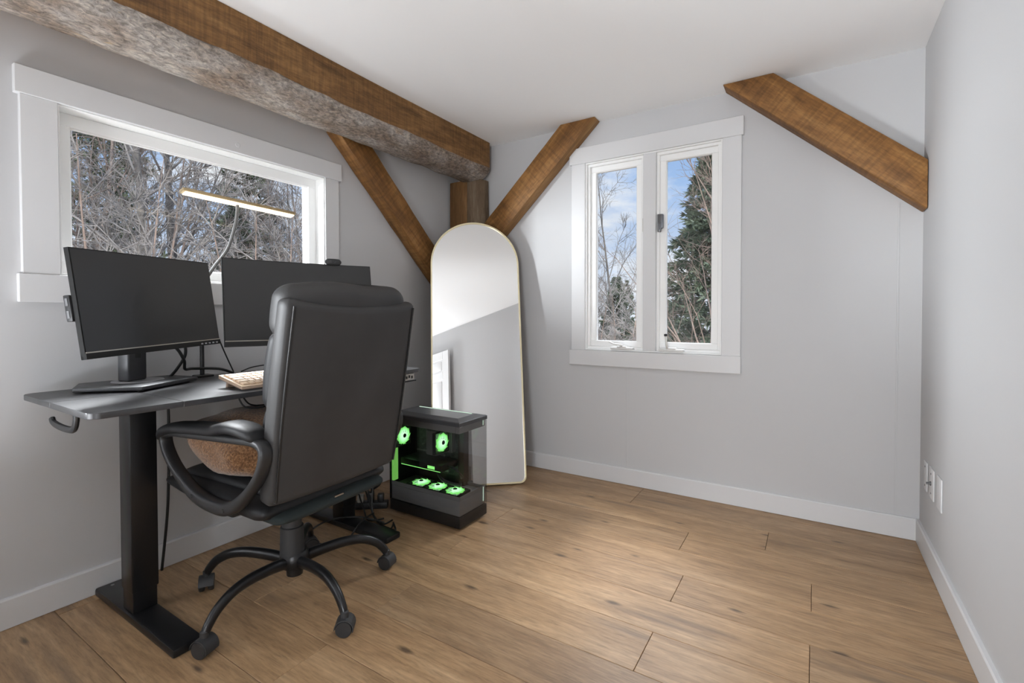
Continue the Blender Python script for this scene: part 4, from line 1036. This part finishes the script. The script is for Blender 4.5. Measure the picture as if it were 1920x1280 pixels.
def bare_tree(seed, height, r0, n1, spread, low=.22, dens=1.0, forks=1):
    rg = random.Random(seed); trunk, crown = [], []
    stems = []
    for f in range(forks):
        d0 = rand_dir(rg, Vector((0, 0, 1)), .03 if forks == 1 else .16)
        pts, rad, d = limb(rg, Vector((0, 0, 0)), d0, height, r0, r0*.10, 12, .035, .05); trunk.append((pts, rad, 8)); stems.append((pts, rad))
    for pts, rad in stems:
        for i in range(n1):
            t = lerp(low, .98, (i+rg.random())/n1); q = t*12; k = min(int(q), 11); p = pts[k].lerp(pts[k+1], q-k); rb = lerp(rad[k], rad[k+1], q-k)
            L1 = height*lerp(.42, .10, t)*rg.uniform(.7, 1.2)
            d1 = rand_dir(rg, (pts[k+1]-pts[k]).normalized(), spread*rg.uniform(.75, 1.25))
            p1, r1, _ = limb(rg, p, d1, L1, max(rb*.5, .012), .006, 6, .10, .05); crown.append((p1, r1, 4))
            for j in range(int(7*dens)):
                t2 = rg.uniform(.2, 1); k2 = min(int(t2*6), 5); pp = p1[k2].lerp(p1[k2+1], t2*6-k2)
                d2 = rand_dir(rg, (p1[k2+1]-p1[k2]).normalized(), rg.uniform(.4, 1.0)); L2 = L1*rg.uniform(.25, .5)
                p2, r2, _ = limb(rg, pp, d2, L2, .010, .004, 4, .14, .05); crown.append((p2, r2, 3))
                for m_ in range(int(5*dens)):
                    t3 = rg.uniform(.15, 1); k3 = min(int(t3*4), 3); p3s = p2[k3].lerp(p2[k3+1], t3*4-k3)
                    d3 = rand_dir(rg, (p2[k3+1]-p2[k3]).normalized(), rg.uniform(.4, 1.1))
                    p3, r3_, _ = limb(rg, p3s, d3, L2*rg.uniform(.3, .6), .0055, .0025, 3, .16, .05); crown.append((p3, r3_, 3))
                    if rg.random() < .8*dens:
                        d4 = rand_dir(rg, d3, rg.uniform(.4, .9)); p4, r4, _ = limb(rg, p3[1], d4, L2*.25, .004, .002, 2, .16, .03); crown.append((p4, r4, 3))
    return trunk, crown
def conifer(seed, height, radius, whorls, per, sprays, low=.06, droop=-.05):
    rg = random.Random(seed); trunk = [limb(rg, Vector((0, 0, 0)), Vector((0, 0, 1)), height, height*.014, .01, 8, .01, .02)[:2]+(7,)]
    verts, faces, limbs = [], [], []
    for w in range(whorls):
        t = lerp(low, .995, (w+rg.random()*.6)/whorls); z = height*t; R_ = radius*(1-t)**.75*rg.uniform(.8, 1.1)+.12
        for b in range(per):
            a = rg.uniform(0, 2*PI); d = Vector((math.cos(a), math.sin(a), rg.uniform(-.05, .45))).normalized()
            pts, rad, _ = limb(rg, Vector((0, 0, z)), d, R_*rg.uniform(.75, 1.1), .022, .006, 5, .07, droop); limbs.append((pts, rad, 3))
            for s_ in range(sprays):
                u = rg.uniform(.18, 1.0)**.8; k = min(int(u*5), 4); p = pts[k].lerp(pts[k+1], u*5-k); ax_ = (pts[k+1]-pts[k]).normalized()
                sd = (rand_dir(rg, ax_, rg.uniform(.3, 1.1)) + Vector((0, 0, rg.uniform(-.25, .35)))).normalized(); ln_ = rg.uniform(.18, .40)*(1.1-.35*t)
                wd = sd.cross(Vector((rg.gauss(0, 1), rg.gauss(0, 1), rg.gauss(0, 1)))).normalized()*rg.uniform(.018, .042)
                i0 = len(verts); verts += [tuple(p), tuple(p+sd*ln_*.5+wd), tuple(p+sd*ln_), tuple(p+sd*ln_*.5-wd)]; faces.append((i0, i0+1, i0+2, i0+3))
    return trunk, limbs, verts, faces
def leaf_mesh(name, verts, faces, mat):
    me = bpy.data.meshes.new(name); me.from_pydata(verts, [], faces); me.update(); me.materials.append(mat); return me
BT_ = {}
def bare_kind(key, mats, *a, **k):
    tr, cr_ = bare_tree(*a, **k); BT_[key] = [('trunk', mesh_from_tubes('trunk', tr, mats[0])), ('crown', mesh_from_tubes('crown', cr_, mats[1]))]
def conifer_kind(key, mat, *a, **k):
    tr, lb, v, f_ = conifer(*a, **k); BT_[key] = [('trunk', mesh_from_tubes('trunk', tr, M['trunk'])), ('branches', mesh_from_tubes('branches', lb, M['trunk'])), ('foliage', leaf_mesh('foliage', v, f_, mat))]
bare_kind('oak', (M['trunk'], M['twig']), 3, 13.0, .15, 24, .95)
bare_kind('thin', (M['trunk'], M['twig']), 7, 11.0, .075, 26, .62, low=.12)
bare_kind('birch', (M['pale_trunk'], M['twig_brown']), 12, 12.0, .10, 28, .60, low=.08)
bare_kind('shrub', (M['twig_brown'], M['twig']), 17, 5.2, .04, 12, .8, low=.10, forks=4)
conifer_kind('spruce', M['needle_blue'], 5, 12.0, 2.7, 62, 7, 80)
conifer_kind('pine', M['needle'], 9, 13.5, 3.4, 36, 6, 80, low=.22, droop=.04)
def tree(kind, x, y, rz, sc, name, label, group=None, zs=None):
    t = thing(name, (x, y, GZ), (0, 0, rz), label, 'tree' if 'shrub' not in name else 'shrub', group); t.scale = (sc, sc, zs or sc)
    for nm, me in BT_[kind]:
        o = bpy.data.objects.new(nm, me); COL.objects.link(o); o.parent = t
# beyond the casement window
tree('spruce', -2.40, 15.0, .4, .95, 'conifer_tree', 'tall dark blue-green conifer seen through the right casement pane', None, .74)
tree('birch', -2.10, 11.6, 1.1, .80, 'birch_tree', 'pale brown trunk with fine twigs right of the conifer, seen through the casement window')
tree('thin', -4.85, 13.5, 2.0, .78, 'bare_tree', 'slim bare tree against the blue sky in the left casement pane')
tree('oak', -7.6, 17.5, .2, .72, 'bare_tree', 'spreading bare tree leaning in from the left of the casement window')
tree('pine', -8.2, 24.0, 1.2, .40, 'conifer_tree', 'distant green conifer low in the left casement pane')
tree('pine', -5.9, 26.0, 2.4, .42, 'conifer_tree', 'distant green conifer between the two casement panes')
tree('shrub', -3.6, 10.2, .7, .80, 'bare_shrub', 'twiggy bare shrub at the foot of the pale trunk')
tree('shrub', -5.2, 11.4, 2.7, .85, 'bare_shrub', 'reddish twiggy shrub low in the left casement pane')
tree('spruce', -6.0, 16.5, 1.7, .42, 'conifer_tree', 'short bushy conifer low in the left casement pane')
tree('spruce', -3.2, 12.4, 2.9, .32, 'conifer_tree', 'small bushy conifer low in the right casement pane')
tree('spruce', 1.6, 17.0, 2.2, .80, 'conifer_tree', 'conifer standing to the right beyond the casement window')
for i, (x, y, s_) in enumerate(((-10.5, 25, .8), (-3.0, 27, .7), (1.5, 24, .8), (-12.5, 20, .85))):
    tree(('birch', 'thin')[i % 2], x, y, i*1.3, s_, 'bare_tree', 'bare tree in the distance beyond the casement window', 'distant bare trees beyond the casement window')
# beyond the wide window
lg = random.Random(31)
spots = [(-10.5, 4.0, 'oak', .80), (-9.6, 6.9, 'thin', .85), (-12.5, 8.6, 'birch', .9), (-14.0, 5.6, 'oak', .95), (-8.4, 4.9, 'shrub', 1.1), (-9.2, 3.1, 'shrub', 1.2), (-16.0, 10.4, 'thin', 1.0), (-18.5, 7.6, 'oak', 1.0), (-19.0, 12.0, 'birch', 1.0), (-11.0, 2.4, 'thin', .9), (-13.2, 3.6, 'birch', .9), (-15.0, 13.0, 'oak', .9), (-14.6, 10.2, 'thin', .9), (-11.6, 9.2, 'shrub', 1.25), (-13.0, 4.6, 'shrub', 1.6)]
for i, (x, y, k_, s_) in enumerate(spots):
    tree(k_, x, y, lg.uniform(0, 6), s_, 'bare_shrub' if k_ == 'shrub' else 'bare_tree', 'tall twiggy shrub in the thicket outside the wide window' if k_ == 'shrub' else 'grey bare tree in the thicket outside the wide window', 'shrubs outside the wide window' if k_ == 'shrub' else 'bare trees outside the wide window')
for i, (x, y, k_, s_) in enumerate(((-17.5, 5.2, 'pine', .85), (-20.0, 11.0, 'pine', .85), (-15.5, 8.2, 'spruce', .60), (-13.5, 11.6, 'pine', .55), (-21.0, 3.4, 'spruce', .8))):
    tree(k_, x, y, lg.uniform(0, 6), s_, 'conifer_tree', 'dark conifer among the bare trees outside the wide window', 'conifers outside the wide window')
